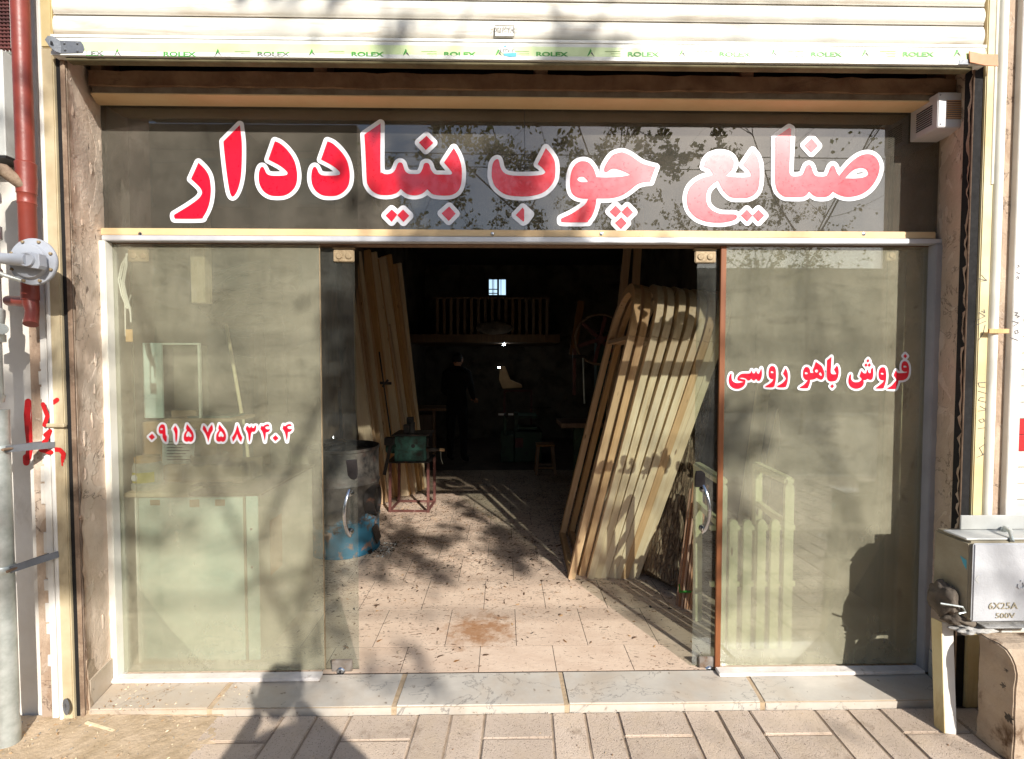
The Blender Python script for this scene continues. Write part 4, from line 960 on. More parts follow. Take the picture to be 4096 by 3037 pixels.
part('casing', MB().box(xc_-.5, xc_, YO-.062, YO+.03, Z(60,628,YO-.05), Z(60,205,YO-.05)), sheet_grey, cb, bevel=.003)
part('rain_lip', MB().box(xc_-.5, xc_+.008, YO-.07, YO+.03, Z(60,640,YO-.05), Z(60,631,YO-.05)), iron, cb)
vg = empty('vent_grille', P(30,80,YO), 'brown woven vent grille in the upper left corner above the grey cabinet', 'grille')
gx1, gz0 = X(48,100,YO), Z(30,200,YO)
part('frame', MB().box(gx1, gx1+.018, YO-.01, YO+.03, gz0, 3.6), white_strip, vg, bevel=.002)
part('back', MB().box(gx1-.5, gx1, YO+.012, YO+.03, gz0, 3.6), paper_mat, vg)
mb = MB()
for k in range(14): mb.box(gx1-.016*(k+1)-.002, gx1-.016*(k+1)+.004, YO-.002, YO+.011, gz0, 3.5)
for k in range(40): mb.box(gx1-.24, gx1, YO-.006, YO-.0025, gz0+.004+k*.0155, gz0+.010+k*.0155)
tag(part('wire_mesh', mb, cast_red, vg), kind='stuff')
# red spray paint on wall and rail
sp = empty('spray_paint_mark', P(180,1750,YO-.014), 'dripping red spray paint scrawl behind the upper pipe clamp', 'graffiti')
def strokes(lst, r, Y, mat, parent, name, h=2.):
    for l in lst:
        vs, fs = sdf_mesh([l], r, h, lambda a, b: P(a, b, Y), closed=False); flatobj(name, vs, fs, mat, parent)
yl = YO-.014
strokes([[(172,1618),(180,1640),(190,1665),(178,1700)],[(182,1740),(200,1725),(186,1760),(170,1775)],[(164,1800),(204,1810)]], 9, YO-.0135, spray_red, sp, 'paint_stroke')
strokes([[(214,1610),(228,1600)],[(214,1798),(240,1800),(254,1815),(252,1832)]], 9, YO-.0075, spray_red, sp, 'paint_stroke')
strokes([[(246,1830),(249,1862)],[(252,1830),(253,1848)]], 3, YO-.008, spray_red, sp, 'paint_drip')
strokes([[(112,1608),(108,1660),(112,1720),(120,1790),(112,1830)],[(138,1612),(136,1700),(140,1790)],[(104,1830),(105,1850)]], 13, YO+.028, spray_red, sp, 'paint_stroke')
# pencil writing on the right
pw = empty('pencil_writing', P(3935,1700,YO-.008), 'faint pencilled handwriting on the right guide rail', 'graffiti')
yp = YO-.0072
def scr(l, ox, oy, s): return [[(ox+a*s, oy+b*s) for a, b in st] for st in l]
strokes(scr([[(55,0),(25,2),(30,18),(52,20)],[(60,45),(25,35)],[(58,80),(25,72),(35,60),(50,62)],[(25,115),(60,110),(32,95)],[(28,150),(45,145),(50,155),(38,162),(28,152)],[(25,185),(62,180)],[(60,200),(50,225)],[(62,240),(30,262),(45,290),(20,300)],[(60,262),(62,280),(40,290)]], 3888, 1530, 1.), 1.1, yp, dark_ink, pw, 'pencil_stroke', 1.)
strokes(scr([[(30,200),(40,212),(52,222),(30,225)],[(20,215),(48,222)],[(15,380),(45,365),(20,350)],[(12,400),(48,385)],[(45,400),(38,430),(20,460)],[(30,345),(44,352),(40,338)]], 3896, 900, 1.), 1.1, yp, dark_ink, pw, 'pencil_stroke', 1.)
strokes(scr([[(60,350),(72,352),(62,362),(78,366),(68,372)],[(55,405),(75,392),(50,385)],[(60,425),(70,420),(74,432),(62,436),(60,425)],[(40,450),(72,462)],[(72,160),(78,165),(70,172)],[(66,190),(80,195)],[(64,212),(72,206),(76,214),(64,218)]], 4000, 900, 1.), 1.3, YO-.0135, dark_ink, pw, 'pencil_stroke', 1.)
# conduit on the right
cdx = X(3978,1450,YO-.02)
cn = empty('conduit', (cdx, YO-.02, 1.5), 'white vertical cable conduit beside the right guide rail', 'pipe')
pts = [(cdx, YO-.004, Z(3978,2140,YO)), (cdx, YO-.004, 3.7)]
part('tube', MB().tube(pts, .0205, 18), white_alum, cn, smooth=True)
part('tube', MB().tube([(cdx-.026, YO-.004, Z(3950,740,YO)), (cdx-.027, YO-.004, 3.7)], .007, 10), white_alum, cn, smooth=True)
wc = empty('wooden_clip', P(3990,1325,YO-.04), 'small yellow wooden block clamped across the white conduit', 'wood block')
part('block', MB().box(X(3953,1325,YO-.03), X(4033,1325,YO-.03), YO-.035, YO-.0265, Z(3990,1334,YO-.03), Z(3990,1316,YO-.03)), wood_mid, wc, bevel=.001)
# neighbour shutter
ns = empty('neighbour_shutter', (2.6,-.2,1.5), 'neighbouring white slatted shutter with red slats at the far right edge', 'shutter')
xn = X(4078,1450,YO)+.001; z = -.03; k = 0
while z < 3.6:
    zmid = z+.037; pyy = 1452-(zmid-1.576)*F/2.2; redd = 1655 < pyy < 1800
    part('slat', MB().box(xn, xn+1.3, YO+.002+.004*(k%2), YO+.02, z+.001, z+.0735), spray_red if redd else slat_mat, ns, bevel=.004); z += .075; k += 1

# ================================================================ METER BOX ON THE RIGHT
yb = -.435; bx0 = X(3884,2300,yb); bx1 = bx0+.42; bz0, bz1 = Z(3990,2490,yb), Z(3990,2170,yb)
mx = empty('electric_meter_box', (bx0+.2, yb+.09, bz0), 'grey painted metal fuse box with raised lettering in the lower right corner', 'fuse box')
part('casing', MB().box(bx0, bx1, yb+.004, YO-.001, bz0, bz1), box_side, mx, bevel=.012, seg=3, smooth=True)
part('front_cover', MB().box(bx0+.006, bx1, yb-.004, yb+.008, bz0+.005, bz1-.004), box_grey, mx, bevel=.005, seg=3, smooth=True)
part('top_ridge', MB().box(bx0-.004, bx1, yb+.02, yb+.13, bz1+.001, bz1+.010), sheet_grey, mx, bevel=.003)
part('back_plate', MB().box(X(3835,2110,-.30), bx1+.05, -.310, -.302, bz1+.011, Z(3850,2060,-.30)), sheet_grey, mx, bevel=.002)
part('shackle', MB().tube([P(4010,2125,-.32), P(4018,2110,-.36), P(4040,2128,-.40), P(4050,2165,-.43)], .007, 10), galv, mx, smooth=True)
part('dial_cap', MB().lathe(P(4035,2125,-.34), [(.014,-.004),(.016,0),(.016,.02)], 16, 'y'), sheet_grey, mx, smooth=True)
text_mesh('6X25A', .040, box_side, 'raised_text', P(3953,2437,yb-.006), mx, sx=1.1, extr=.001)
text_mesh('500V', .031, box_side, 'raised_text', P(3981,2473,yb-.006), mx, sx=1.3, extr=.001)
text_mesh('\u0646', .05, box_grey, 'raised_text', P(4068,2345,yb-.006), mx, extr=.0022)
strokes([[(3915,2305),(3903,2318),(3915,2332)]], 2., yb-.0055, sheet_grey, mx, 'raised_mark', 1.)
vs = [(bx0-.001, P(q[0], q[1], -.38).y*0+q[2], q[3]) for q in ((0,0,-.385,bz1-.075),(0,0,-.415,bz1-.085),(0,0,-.415,bz1-.125),(0,0,-.40,bz1-.105))]
flatobj('paint_mark', vs, [(0,1,2,3)], blue_ink, mx)
# cement lump under it
def lump(name, c, r, mat, parent, seed, n=22, sc=(1,1,1), rough=.18):
    q = random.Random(seed); bm = bmesh.new(); bmesh.ops.create_icosphere(bm, subdivisions=4, radius=1)
    from mathutils import noise as nz
    for v in bm.verts:
        d = 1+rough*nz.noise(v.co*2.2+Vector((seed,0,0)))*1.6+rough*.6*nz.noise(v.co*6+Vector((0,seed,0)))
        v.co = Vector((v.co.x*r*sc[0]*d, v.co.y*r*sc[1]*d, v.co.z*r*sc[2]*d))+Vector(c)
    me = bpy.data.meshes.new(name); bm.to_mesh(me); bm.free(); me.materials.append(mat)
    me.polygons.foreach_set('use_smooth', [True]*len(me.polygons))
    o = bpy.data.objects.new(name, me); COL.objects.link(o); o.parent = parent
    if parent: o.location = -Vector(parent.location)
    return o
cl = empty('cement_lump', P(3800,2420,-.36), 'dark broken cement clump under the lower left corner of the grey fuse box', 'cement')
lump('dark_lump', P(3775,2400,-.34), .062, cement, cl, 2, sc=(.62,1.,1.25)); lump('dark_lump', P(3830,2465,-.36), .06, cement, cl, 5, sc=(1.2,.9,.62))
lump('pale_lump', P(3895,2512,-.39), .06, cement_pale, cl, 9, sc=(1.35,.7,.36), rough=.3)
part('wire_stub', MB().tube([P(3762,2414,-.40), P(3815,2422,-.42), P(3850,2428,-.42), P(3862,2448,-.42), P(3835,2455,-.42)], .004, 6), galv, cl)
# upright angle iron below
ai = empty('angle_post', G(3800,2930,-.03), 'white angle iron post standing on the pavers below the fuse box', 'post')
yx = G(3797,2935,-.03)
zt_ = Z(3780,2500,yx.y+.04)
part('flange', MB().bar(Vector((yx.x+.004,yx.y+.0,-.03)), Vector((yx.x-.0+.03,yx.y+.06,zt_)), .05, .004, (1,-.1,0)), white_strip, ai)
part('flange', MB().bar(Vector((yx.x-.022,yx.y+.022,-.03)), Vector((yx.x+.005,yx.y+.082,zt_)), .004, .05, (1,0,0)), rail_paint, ai)
# stone pedestal
pd = empty('stone_pedestal', G(4000,3000,-.03), 'pitted beige stone pedestal with rounded edge under the fuse box', 'pedestal')
def YY(px, py, x): d = ray(px, py); return CAM.y+d.y/d.x*x
xp_ = 2.03; yf_, yk_ = YY(4062, 2750, xp_), YY(3908, 2750, xp_)
pf = [(yf_,-.03),(yf_,.34),(yf_+.006,.375),(yf_+.02,.40),(yf_+.042,.418),(yf_+.07,.425),(yk_,.425),(yk_,-.03)]
from mathutils import noise as _n
bmx = bmesh.new(); o_ = part('block', MB().prism(pf, lambda u, v: (xp_,u,v), lambda u, v: (xp_+.6,u,v)), stone_post, pd, bevel=.006, seg=2)
bmx.from_mesh(o_.data); bmesh.ops.triangulate(bmx, faces=bmx.faces); 
for _ in range(4): bmesh.ops.subdivide_edges(bmx, edges=[e for e in bmx.edges if e.calc_length() > .03], cuts=1, use_grid_fill=True)
for v in bmx.verts: v.co += v.co.normalized()*0+Vector((_n.noise(v.co*18), _n.noise(v.co*18+Vector((9,0,0))), _n.noise(v.co*18+Vector((0,9,0)))))*.006
bmx.to_mesh(o_.data); bmx.free()
part('mortar', MB().box(2.03, 2.5, -.45, -.30, .456, bz0-.012), cement_pale, pd, bevel=.01, wonky=.004, seg=2)
for q in ((4020,2680,.013),(4018,2745,.016),(4035,2870,.02)):
    lump('pit_stain', (xp_, YY(q[0],q[1],xp_), Z(q[0],q[1],YY(q[0],q[1],xp_))), q[2]*.75, cement, pd, int(q[0]+q[1]), sc=(.15,.9,1.0), rough=.7)
lump('cement_foot', G(4070,3010,-.03)+Vector((0,.02,0)), .06, cement, pd, 4, sc=(1.2,.8,.8))

# ================================================================ INSIDE
# --- cabinet behind the left glass
cx0, cx1, cy0, cy1, cz = X(545,2300,.07), X(985,2300,.07), .075, .775, .905
kab = empty('cabinet', ((cx0+cx1)/2, (cy0+cy1)/2, 0), 'pale green and white counter cabinet behind the left window', 'cabinet')
part('body', MB().box(cx0+.004, cx1+.062, cy0+.006, cy1, .03, cz-.02), panel_grey, kab)
part('front_panel', MB().box(cx0+.02, cx1-.012, cy0-.004, cy0+.005, .03, cz-.022), panel_green, kab, bevel=.002)
part('edge_trim', MB().box(cx0, cx0+.016, cy0-.006, cy0+.02, .02, cz-.02), white_alum, kab, bevel=.002)
part('edge_trim', MB().box(cx1-.010, cx1+.002, cy0-.008, cy0+.02, .02, cz-.02), brass_mat, kab, bevel=.002)
part('edge_trim', MB().box(cx1+.004, cx1+.064, cy0-.004, cy0+.005, .03, cz-.016), panel_green, kab, bevel=.002)
part('top_board', MB().box(cx0-.05, cx0+.27, cy0-.012, cy0+.30, cz-.016, cz+.006), wood_light, kab, bevel=.002)
part('top_board', MB().box(cx0-.01, cx1+.075, cy0+.01, cy1+.02, cz-.018, cz-.002), wood_black, kab, bevel=.002)
part('worn_patch', MB().box(cx1+.063, cx1+.0645, cy0+.12, cy0+.26, .42, .72), cardboard, kab)
for q in (.03,.23,.36): part('tape_scrap', MB().box(cx0+.05+q, cx0+.10+q, cy0-.0055, cy0-.0045, cz-.075+rng.uniform(0,.02), cz-.03), cardboard, kab)
for q in (.72,.52): part('screw', MB().lathe((cx1+.03, cy0-.006, q), [(.003,-.003),(.007,0),(.007,.002)], 10, 'y'), iron, kab)
zc = cz+.006
tb = empty('glue_tub', (X(592,1900,.17),.17,zc), 'white plastic glue tub with a yellow label on the cabinet behind the left window', 'tub')
c = tb.location
part('body', MB().lathe(c, [(.068,0),(.072,.006),(.072,.028),(.066,.034),(.066,.12),(.060,.135),(.052,.142)], 30), tub_mat, tb, smooth=True)
part('lid', MB().lathe(c+Vector((0,0,.142)), [(.058,0),(.058,.026),(.052,.03)], 30), tub_lid, tb, smooth=True)
mb = MB(); vs = []
for k in range(13):
    a = R(-150+10*k); vs += [(c.x+.0668*math.cos(a), c.y+.0668*math.sin(a), c.z+.040), (c.x+.0668*math.cos(a), c.y+.0668*math.sin(a), c.z+.094)]
part('label', mb.add(vs, [(2*k,2*k+2,2*k+3,2*k+1) for k in range(12)]), yellow_mat, tb)
part('label_badge', MB().lathe(c+Vector((-.022,-.066,.068)), [(.014,-.002),(.017,0)], 16, 'y'), paper_mat, tb)
nb = empty('cardboard_box', (X(720,1790,.42),.5,cz), 'brown cardboard box standing behind the notices on the cabinet', 'box')
a0, a1 = X(565,1750,.42), X(865,1750,.42); zt = Z(700,1690,.42)
part('carton', MB().box(a0, a1, .42, .7, cz-.002, zt), cardboard, nb, bevel=.003)
nt_ = empty('notice', (X(715,1790,.36),.36,cz), 'printed pale memorial notice sheet leaning against the cardboard box', 'notice')
quad([(650,1715),(785,1715),(772,1868),(648,1868)], paper_mat, 'sheet', nt_, .355)
for q in range(7): quad([(668,1765+q*12),(668+90-(q%3)*14,1765+q*12),(668+90-(q%3)*14,1769+q*12),(668,1769+q*12)], dark_ink, 'print_line', nt_, .353)
bb = empty('wood_block', (X(705,1890,.30),.3,zc), 'orange wood block beside the glue tub on the cabinet', 'wood block')
part('block', MB().box(X(655,1890,.30), X(725,1890,.30), .30, .35, zc, Z(700,1862,.30)), wood_mid, bb, bevel=.002)
db = empty('tray_stack', (X(840,1890,.26),.3,cz), 'stacked dusty wooden trays on the cabinet behind the phone number', 'tray')
part('lower_tray', MB().box(X(725,1900,.28), X(965,1900,.28), .28, .52, cz-.001, Z(800,1862,.28)), wood_box, db, bevel=.003)
part('base_board', MB().box(X(765,1910,.20), X(900,1910,.20), .20, .28, cz-.001, cz+.012), wood_black, db, bevel=.002)
tr = empty('tape_ring', (X(845,1835,.38),.38,0), 'round wooden hoop lying on the stacked trays', 'hoop')
zz = Z(800,1862,.28)+.002
part('ring', MB().lathe((X(840,1835,.38),.38,zz), [(.092,0),(.094,.004),(.094,.045),(.088,.047),(.088,.01),(.0,.008)], 32), wood_box, tr, smooth=True)
tl = empty('glass_tile', (X(850,1650,.5),.5,0), 'dark green glass tile lying on a wooden board above the cardboard box', 'tile')
zz = Z(740,1688,.44)
bd = part('board', MB().box(X(655,1690,.44), X(930,1690,.44), .44, .70, zz, zz+.018), wood_box, tl, bevel=.002)
part('tile_plate', MB().box(X(745,1660,.46), X(915,1660,.46), .47, .64, zz+.019, zz+.03), slate, tl, bevel=.001)
uc = empty('wall_cabinet', (X(690,1530,.5),.5,0), 'open white wall cabinet standing above the cardboard box', 'cabinet')
u0, u1, u2 = X(572,1530,.46), X(648,1530,.46), X(800,1530,.46); uz0, uz1 = zz+.02, Z(700,1372,.46)
part('side_door', MB().box(u0, u1, .46, .475, uz0, uz1), panel_green, uc, bevel=.002)
part('frame', MB().box(u1+.002, u2, .46, .48, uz1-.012, uz1), white_alum, uc, bevel=.002); part('frame', MB().box(u2-.012, u2, .46, .48, uz0, uz1-.013), white_alum, uc, bevel=.002)
part('back_board', MB().box(u1+.002, u2-.013, .56, .57, uz0, uz1-.013), wall_in, uc)
part('shelf_item', MB().box(u1+.02, u2-.05, .50, .54, uz0, uz0+.04), wood_box, uc, bevel=.003)
wp = empty('hanging_board', (X(790,1100,.7),.7,2), 'pale square timber hanging behind the top of the left window', 'timber')
part('timber', MB().box(X(762,1100,.7), X(818,1100,.7), .70, .78, Z(790,1212,.7), 2.6), wood_light, wp, bevel=.003)
wl = empty('broom_stick', (X(940,1600,.6),.6,0), 'thin pale stick leaning behind the left window', 'stick')
part('stick', MB().tube([P(905,1300,.95), P(985,1760,.82), (X(1000,1850,.82),.80,.92)], .011, 10), wood_light, wl, smooth=True)
ty = empty('wire_coil', (-1.5,1.,2.), 'tangled coil of thin dark wire hanging behind the left window', 'wire')
q = random.Random(11); mb = MB()
for k in range(13):
    cx_, cz_ = 1050+q.uniform(-60,60), 1180+q.uniform(-90,160); rx_, rz_ = q.uniform(120,210), q.uniform(40,95); a0 = q.uniform(0,6); tl_ = q.uniform(-.35,.1)
    pts = []
    for i in range(20):
        a = a0+i*.33; u, v = rx_*math.cos(a), rz_*math.sin(a); pts.append(P(cx_+u, cz_+v+tl_*u, 1.05+.06*math.sin(a*1.7)))
    mb.tube(pts, .0028, 5)
part('wire', mb, wire_dark, ty)
wb_ = empty('grey_wall_clutter', (-1.7,1.6,1), 'peeling plaster pieces and boards stacked behind the left window', 'boards')
for k, (px, w_, y_, zt2, mt) in enumerate(((1040,.22,1.9,1.9,wood_black),(1130,.16,1.7,2.2,wall_in),(890,.14,1.5,1.7,wood_dark))):
    part('board', MB().bar((X(px,1500,y_),y_,0.0),(X(px,1500,y_)-.12,y_+.1,zt2), w_, .03, (1,0,0)), mt, wb_, bevel=.003)
# white cables and socket between glass and door leaf
cbz = empty('white_cable', (X(500,1150,.012),.012,1.9), 'loops of white cable hanging behind the left window edge', 'cable')
for k, (a, b, c_) in enumerate(((0,0,1180),(8,-6,1230),(16,4,1260),(22,10,1290))):
    part('strand', MB().tube([P(512-a*.3,1015,.014), P(486+a,1060,.014), P(474+a,1120+b,.013), P(486+a*.9,1180,.013), P(508+a*.6,1235,.014), P(524,c_,.014)], .0038, 8), cable_white, cbz, smooth=True)
part('strand', MB().tube([P(500,1215,.013), P(502,1345,.013)], .003, 8), cable_white, cbz)
sk = empty('wall_socket', P(516,1342,.014), 'small cream socket box behind the left window edge', 'socket')
part('casing', MB().box(X(502,1342,.012), X(529,1342,.012), .010, .019, Z(516,1368,.012), Z(516,1318,.012)), tub_lid, sk, bevel=.002)

# --- oil drum
dq = G(1362,2244); dc = Vector((dq.x-.055,dq.y+.29,0)); DH = .875
dm = empty('oil_drum', dc, 'sooty black oil drum stove with a chipped blue bottom inside the left of the doorway', 'drum')
pr = [(.272,0),(.288,.004),(.288,.018),(.282,.022)]
for zr in (.29,.58): pr += [(.282,zr-.02),(.292,zr),(.282,zr+.02)]
pr += [(.282,DH-.03),(.290,DH-.02),(.290,DH),(.280,DH),(.276,DH-.05),(.0,DH-.06)]
part('barrel', MB().lathe((dc.x,dc.y,0), pr, 48), drum_mat, dm, smooth=True)
sx_, sz_ = X(1490,1990,dc.y), Z(1490,1990,dc.y)
part('flue_collar', MB().lathe((dc.x+.22,dc.y-.09,.44), [(.12,0),(.12,.085),(.105,.087),(.10,.05)], 26, 'x'), iron, dm, smooth=True)
part('air_flap', MB().bar((dc.x+.27,dc.y-.08,.22),(dc.x+.30,dc.y-.06,.08), .012, .12, (1,0,0)), iron, dm)
part('foot', MB().box(dc.x+.20,dc.x+.26,dc.y-.16,dc.y-.10,0,.03), iron, dm)
kt = empty('kettle', (dc.x-.10,dc.y+.02,DH-.06), 'shiny aluminium pot lid on top of the oil drum', 'pot')
part('pot', MB().lathe(kt.location, [(.09,0),(.10,.02),(.10,.07),(.105,.075),(.105,.085),(.07,.11),(.02,.12),(.014,.14),(.0,.142)], 30), chrome, kt, smooth=True)
bd1 = empty('standing_board', (-1.5,2.1,0), 'dark board with a hanging tool standing behind the oil drum', 'board')
part('board', MB().bar((X(1350,1750,2.2),2.2,0),(X(1330,1000,2.2)-.1,2.25,2.3), .22, .02, (1,0,0)), wood_black, bd1)
part('strap', MB().bar((X(1372,1760,2.15),2.12,.8),(X(1362,1600,2.15),2.12,1.35), .025, .01, (1,0,0)), iron, bd1)

# --- leaning planks on the left
feet = [(1530,2028),(1581,1992),(1640,1977),(1687,1952)]
def footpt(t):
    t *= 3; i = min(2, int(t)); f = t-i; a, b = feet[i], feet[i+1]; return G(a[0]+(b[0]-a[0])*f, a[1]+(b[1]-a[1])*f)
nB = 13; orda = ['farthest right','second from the right','third from the right','fourth from the right','fifth from the right','sixth from the right','seventh from the right','eighth from the right','ninth from the right','tenth from the right','eleventh from the right','twelfth from the right','farthest left']
tops = [(1586,1056),(1566,1060),(1545,1022),(1528,1030),(1512,1028),(1497,1040),(1484,1012),(1462,1003),(1442,1001),(1424,1010),(1406,1030),(1390,1020),(1374,1035)]
for k in range(nB):
    t = 1-k/(nB-1)*.98; f = footpt(max(0,t)); f = Vector((f.x-.008*k*(k>6), f.y, 0)); 
    tp = P(tops[k][0], tops[k][1], f.y+rng.uniform(-.02,.06))
    if k in (4, 8): tp = f+(tp-f)*rng.uniform(.62,.9)+Vector((-.03,0,0))
    L = (tp-f).length; d = (tp-f).normalized()
    wd = rng.uniform(.11,.15); th = rng.uniform(.024,.04)
    e = MB().box(-wd/2, wd/2, -th/2, th/2, 0, L).build('plank', wood_mid if k % 3 else wood_light, bevel=.002)
    sidev = Vector((1,-.35+rng.uniform(-.2,.2),0)); sidev = (sidev-d*sidev.dot(d)).normalized(); n_ = d.cross(sidev)
    mt = Matrix((sidev, n_, d)).transposed(); e.matrix_world = Matrix.Translation(f)@mt.to_4x4()
    tag(e, 'pine plank %s in the stack leaning behind the green machine' % orda[k], 'plank', 'pine planks leaning on the left wall')
# short plank and low pieces in front of the stack
for k, (a, b, c_, lab) in enumerate((((1560,1985),(1548,1720),.09,'short pine offcut board standing just left of the green machine'), ((1470,1950),(1455,1690),.11,'short wide pine board standing between drum and plank stack'), ((1505,2020),(1440,1690),.10,'slanting short pine board right behind the oil drum'))):
    f = G(*a); tp = P(b[0], b[1], f.y+.05); e = MB().bar((0,0,0), tp-f, c_, .03, (1,-.3,0)).build('plank', wood_mid, bevel=.002); e.location = f
    tag(e, lab, 'plank')
cl_ = empty('bar_clamp', P(1540,1550,3.0), 'long dark iron bar clamp hooked on the plank stack', 'clamp')
part('bar', MB().bar(P(1517,1408,2.9), P(1566,1760,2.7), .012, .02, (1,0,0)), iron, cl_); part('jaw', MB().bar(P(1520,1532,2.86), P(1566,1534,2.86), .02, .03, (0,1,0)), iron, cl_, bevel=.004)
part('screw', MB().tube([P(1530,1548,2.82), P(1552,1520,2.82)], .012, 8), iron, cl_)

# --- green mortising machine on its stand
fL, fR, bL, bR = G(1560,2049), G(1713,2050), G(1596,2009), G(1738,2011)
ms = empty('machine_stand', ((fL.x+fR.x)/2,(fL.y+bL.y)/2,0), 'rusty red angle iron stand carrying the green machine', 'stand')
zs = Z(1640,1852,fL.y)
for a, nm in ((fL,'leg'),(fR,'leg'),(bL,'leg'),(bR,'leg')):
    part('leg', MB().bar((a.x,a.y,0),(a.x*.985-.01,a.y,zs), .028, .028), red_frame, ms, bevel=.002)
for a, b in ((fL,fR),(bL,bR),(fL,bL),(fR,bR)): part('rail', MB().bar((a.x,a.y,.015),(b.x,b.y,.015), .02, .02), red_frame, ms); 
part('shelf_plate', MB().box(fL.x-.03,fR.x+.02,fL.y-.02,bL.y+.02,zs,zs+.015), iron, ms, bevel=.002)
gm = empty('mortising_machine', (ms.location.x,ms.location.y,zs), 'worn green woodworking machine standing on the red iron frame', 'machine')
yg = fL.y; g0, g1 = X(1577,1800,yg), X(1704,1800,yg); gz0, gz1 = zs+.016, Z(1640,1745,yg)
part('body', MB().box(g0,g1,yg,yg+.3,gz0,gz1), green_machine, gm, bevel=.008, seg=2)
part('table_top', MB().box(g0-.02,g1+.04,yg-.02,yg+.32,gz1+.001,gz1+.02), iron, gm, bevel=.003)
part('side_plate', MB().box(g1+.002,g1+.025,yg+.02,yg+.28,gz0+.02,gz1-.02), iron, gm, bevel=.003)
part('hatch', MB().box(X(1636,1800,yg),X(1694,1800,yg),yg-.014,yg-.001,Z(1660,1838,yg),Z(1660,1802,yg)), green_machine, gm, bevel=.004)
part('knob_hole', MB().lathe(P(1652,1785,yg-.002), [(.020,-.002),(.022,.003)], 18, 'y'), black_ink, gm)
part('fence_block', MB().box(X(1613,1700,yg+.05),X(1638,1700,yg+.05),yg+.05,yg+.13,gz1+.021,Z(1625,1700,yg+.05)), iron, gm, bevel=.003); part('fence_block', MB().box(X(1627,1700,yg+.14),X(1652,1700,yg+.14),yg+.135,yg+.2,gz1+.021,Z(1640,1670,yg+.14)), iron, gm, bevel=.003)
part('fence_block', MB().box(X(1640,1700,yg+.14),X(1661,1700,yg+.14),yg+.10,yg+.133,gz1+.021,Z(1640,1690,yg+.1)), iron, gm, bevel=.003)
part('lever', MB().bar(P(1568,1755,yg-.03), P(1537,1900,yg-.05), .035, .012, (1,0,0)), iron, gm, bevel=.002)
part('lever_head', MB().box(X(1542,1765,yg),X(1580,1765,yg),yg-.06,yg+.02,Z(1560,1778,yg),Z(1560,1748,yg)), iron, gm, bevel=.006)
part('motor', MB().lathe((X(1545,1800,yg+.1),yg+.12,Z(1560,1800,yg)), [(.05,0),(.06,.01),(.06,.12)], 20, 'x'), green_machine, gm, smooth=True)
part('spindle', MB().tube([P(1708,1798,yg+.02), P(1740,1798,yg+.0), P(1762,1799,yg-.02)], [.028,.02,.012], 12), iron, gm, smooth=True); part('wood_grip', MB().tube([P(1760,1799,yg-.02), P(1778,1800,yg-.03)], .015, 12), wood_mid, gm, smooth=True)
part('chain', MB().tube([P(1763,1808,yg-.02), P(1764,1835,yg-.02), P(1771,1855,yg-.02)], .003, 6), galv, gm)
part('rail_front', MB().bar(P(1575,1760,yg-.01), P(1583,1788,yg-.01), .006,.006), chrome, gm)

# --- arched frames
Wf = .89; bw_ = .062; th_ = .050; Hs = 1.82; rr = Wf/2
def arch_meshes():
    legs = MB().box(0, th_, -rr, -rr+bw_, 0, Hs); leg2 = MB().box(0, th_, rr-bw_, rr, 0, Hs)
    rail = MB().box(.004, th_-.004, -rr+bw_+.0005, rr-bw_-.0005, 0, .05); cross = MB().box(.006, th_-.006, -rr+bw_+.0005, rr-bw_-.0005, Hs-.03, Hs+.005)
    arcs = []
    for s_ in range(3):
        a0, a1 = math.pi*s_/3+.002, math.pi*(s_+1)/3-.002; n = 9; poly = []
        for k in range(n+1): a = a0+(a1-a0)*k/n; poly.append((rr*math.cos(a), Hs+rr*math.sin(a)))
        for k in range(n, -1, -1): a = a0+(a1-a0)*k/n; poly.append(((rr-bw_-.01)*math.cos(a), Hs+(rr-bw_-.01)*math.sin(a)))
        arcs.append(MB().prism(poly, lambda a, b: (0, a, b+.001), lambda a, b: (th_, a, b+.001)))
    return legs, leg2, rail, cross, arcs
lg, lg2, rl_, cr_, arcs_ = arch_meshes()
bX = [.485,.57,.63,.681,.732,.783,.832,.878,.921,.960]; tX = [.99,1.08,1.165,1.25,1.335,1.42,1.495,1.565,1.63,1.685]
yn = 1.05
proto = {}
for mt in (wood_light, wood_mid):
    e = empty('arched_frame', (0,0,0)); lo = lg.build('leg', mt, e, bevel=.0015); l2 = lg2.build('leg', mt, e, bevel=.0015); rl_.build('bottom_rail', mt, e, bevel=.0015); cr_.build('crossbar', mt, e, bevel=.0015)
    for a in arcs_: a.build('arch_segment', mt, e)
    proto[mt.name] = e
used = set(); nm9 = ['first','second','third','fourth','fifth','sixth','seventh','eighth','ninth','last']
for k in range(10):
    mt = [wood_mid,wood_mid,wood_light,wood_light,wood_light,wood_light,wood_light,wood_mid,wood_light,wood_light][k]
    e = proto[mt.name] if mt.name not in used else dup(proto[mt.name]); used.add(mt.name)
    ang = math.atan2(tX[k]-bX[k], 2.12); e.location = (bX[k], yn+rr+rng.uniform(-.012,.012)+(.03 if k == 1 else 0), .004+.036*math.sin(ang)*0); e.rotation_euler = (R(rng.uniform(-.3,.3)), ang, R(-2.5+rng.uniform(-.6,.6)))
    tag(e, 'arch-topped pine window frame leaning right, %s from the left in the stack' % nm9[k], 'window frame', 'arched pine frames stacked against the right side')

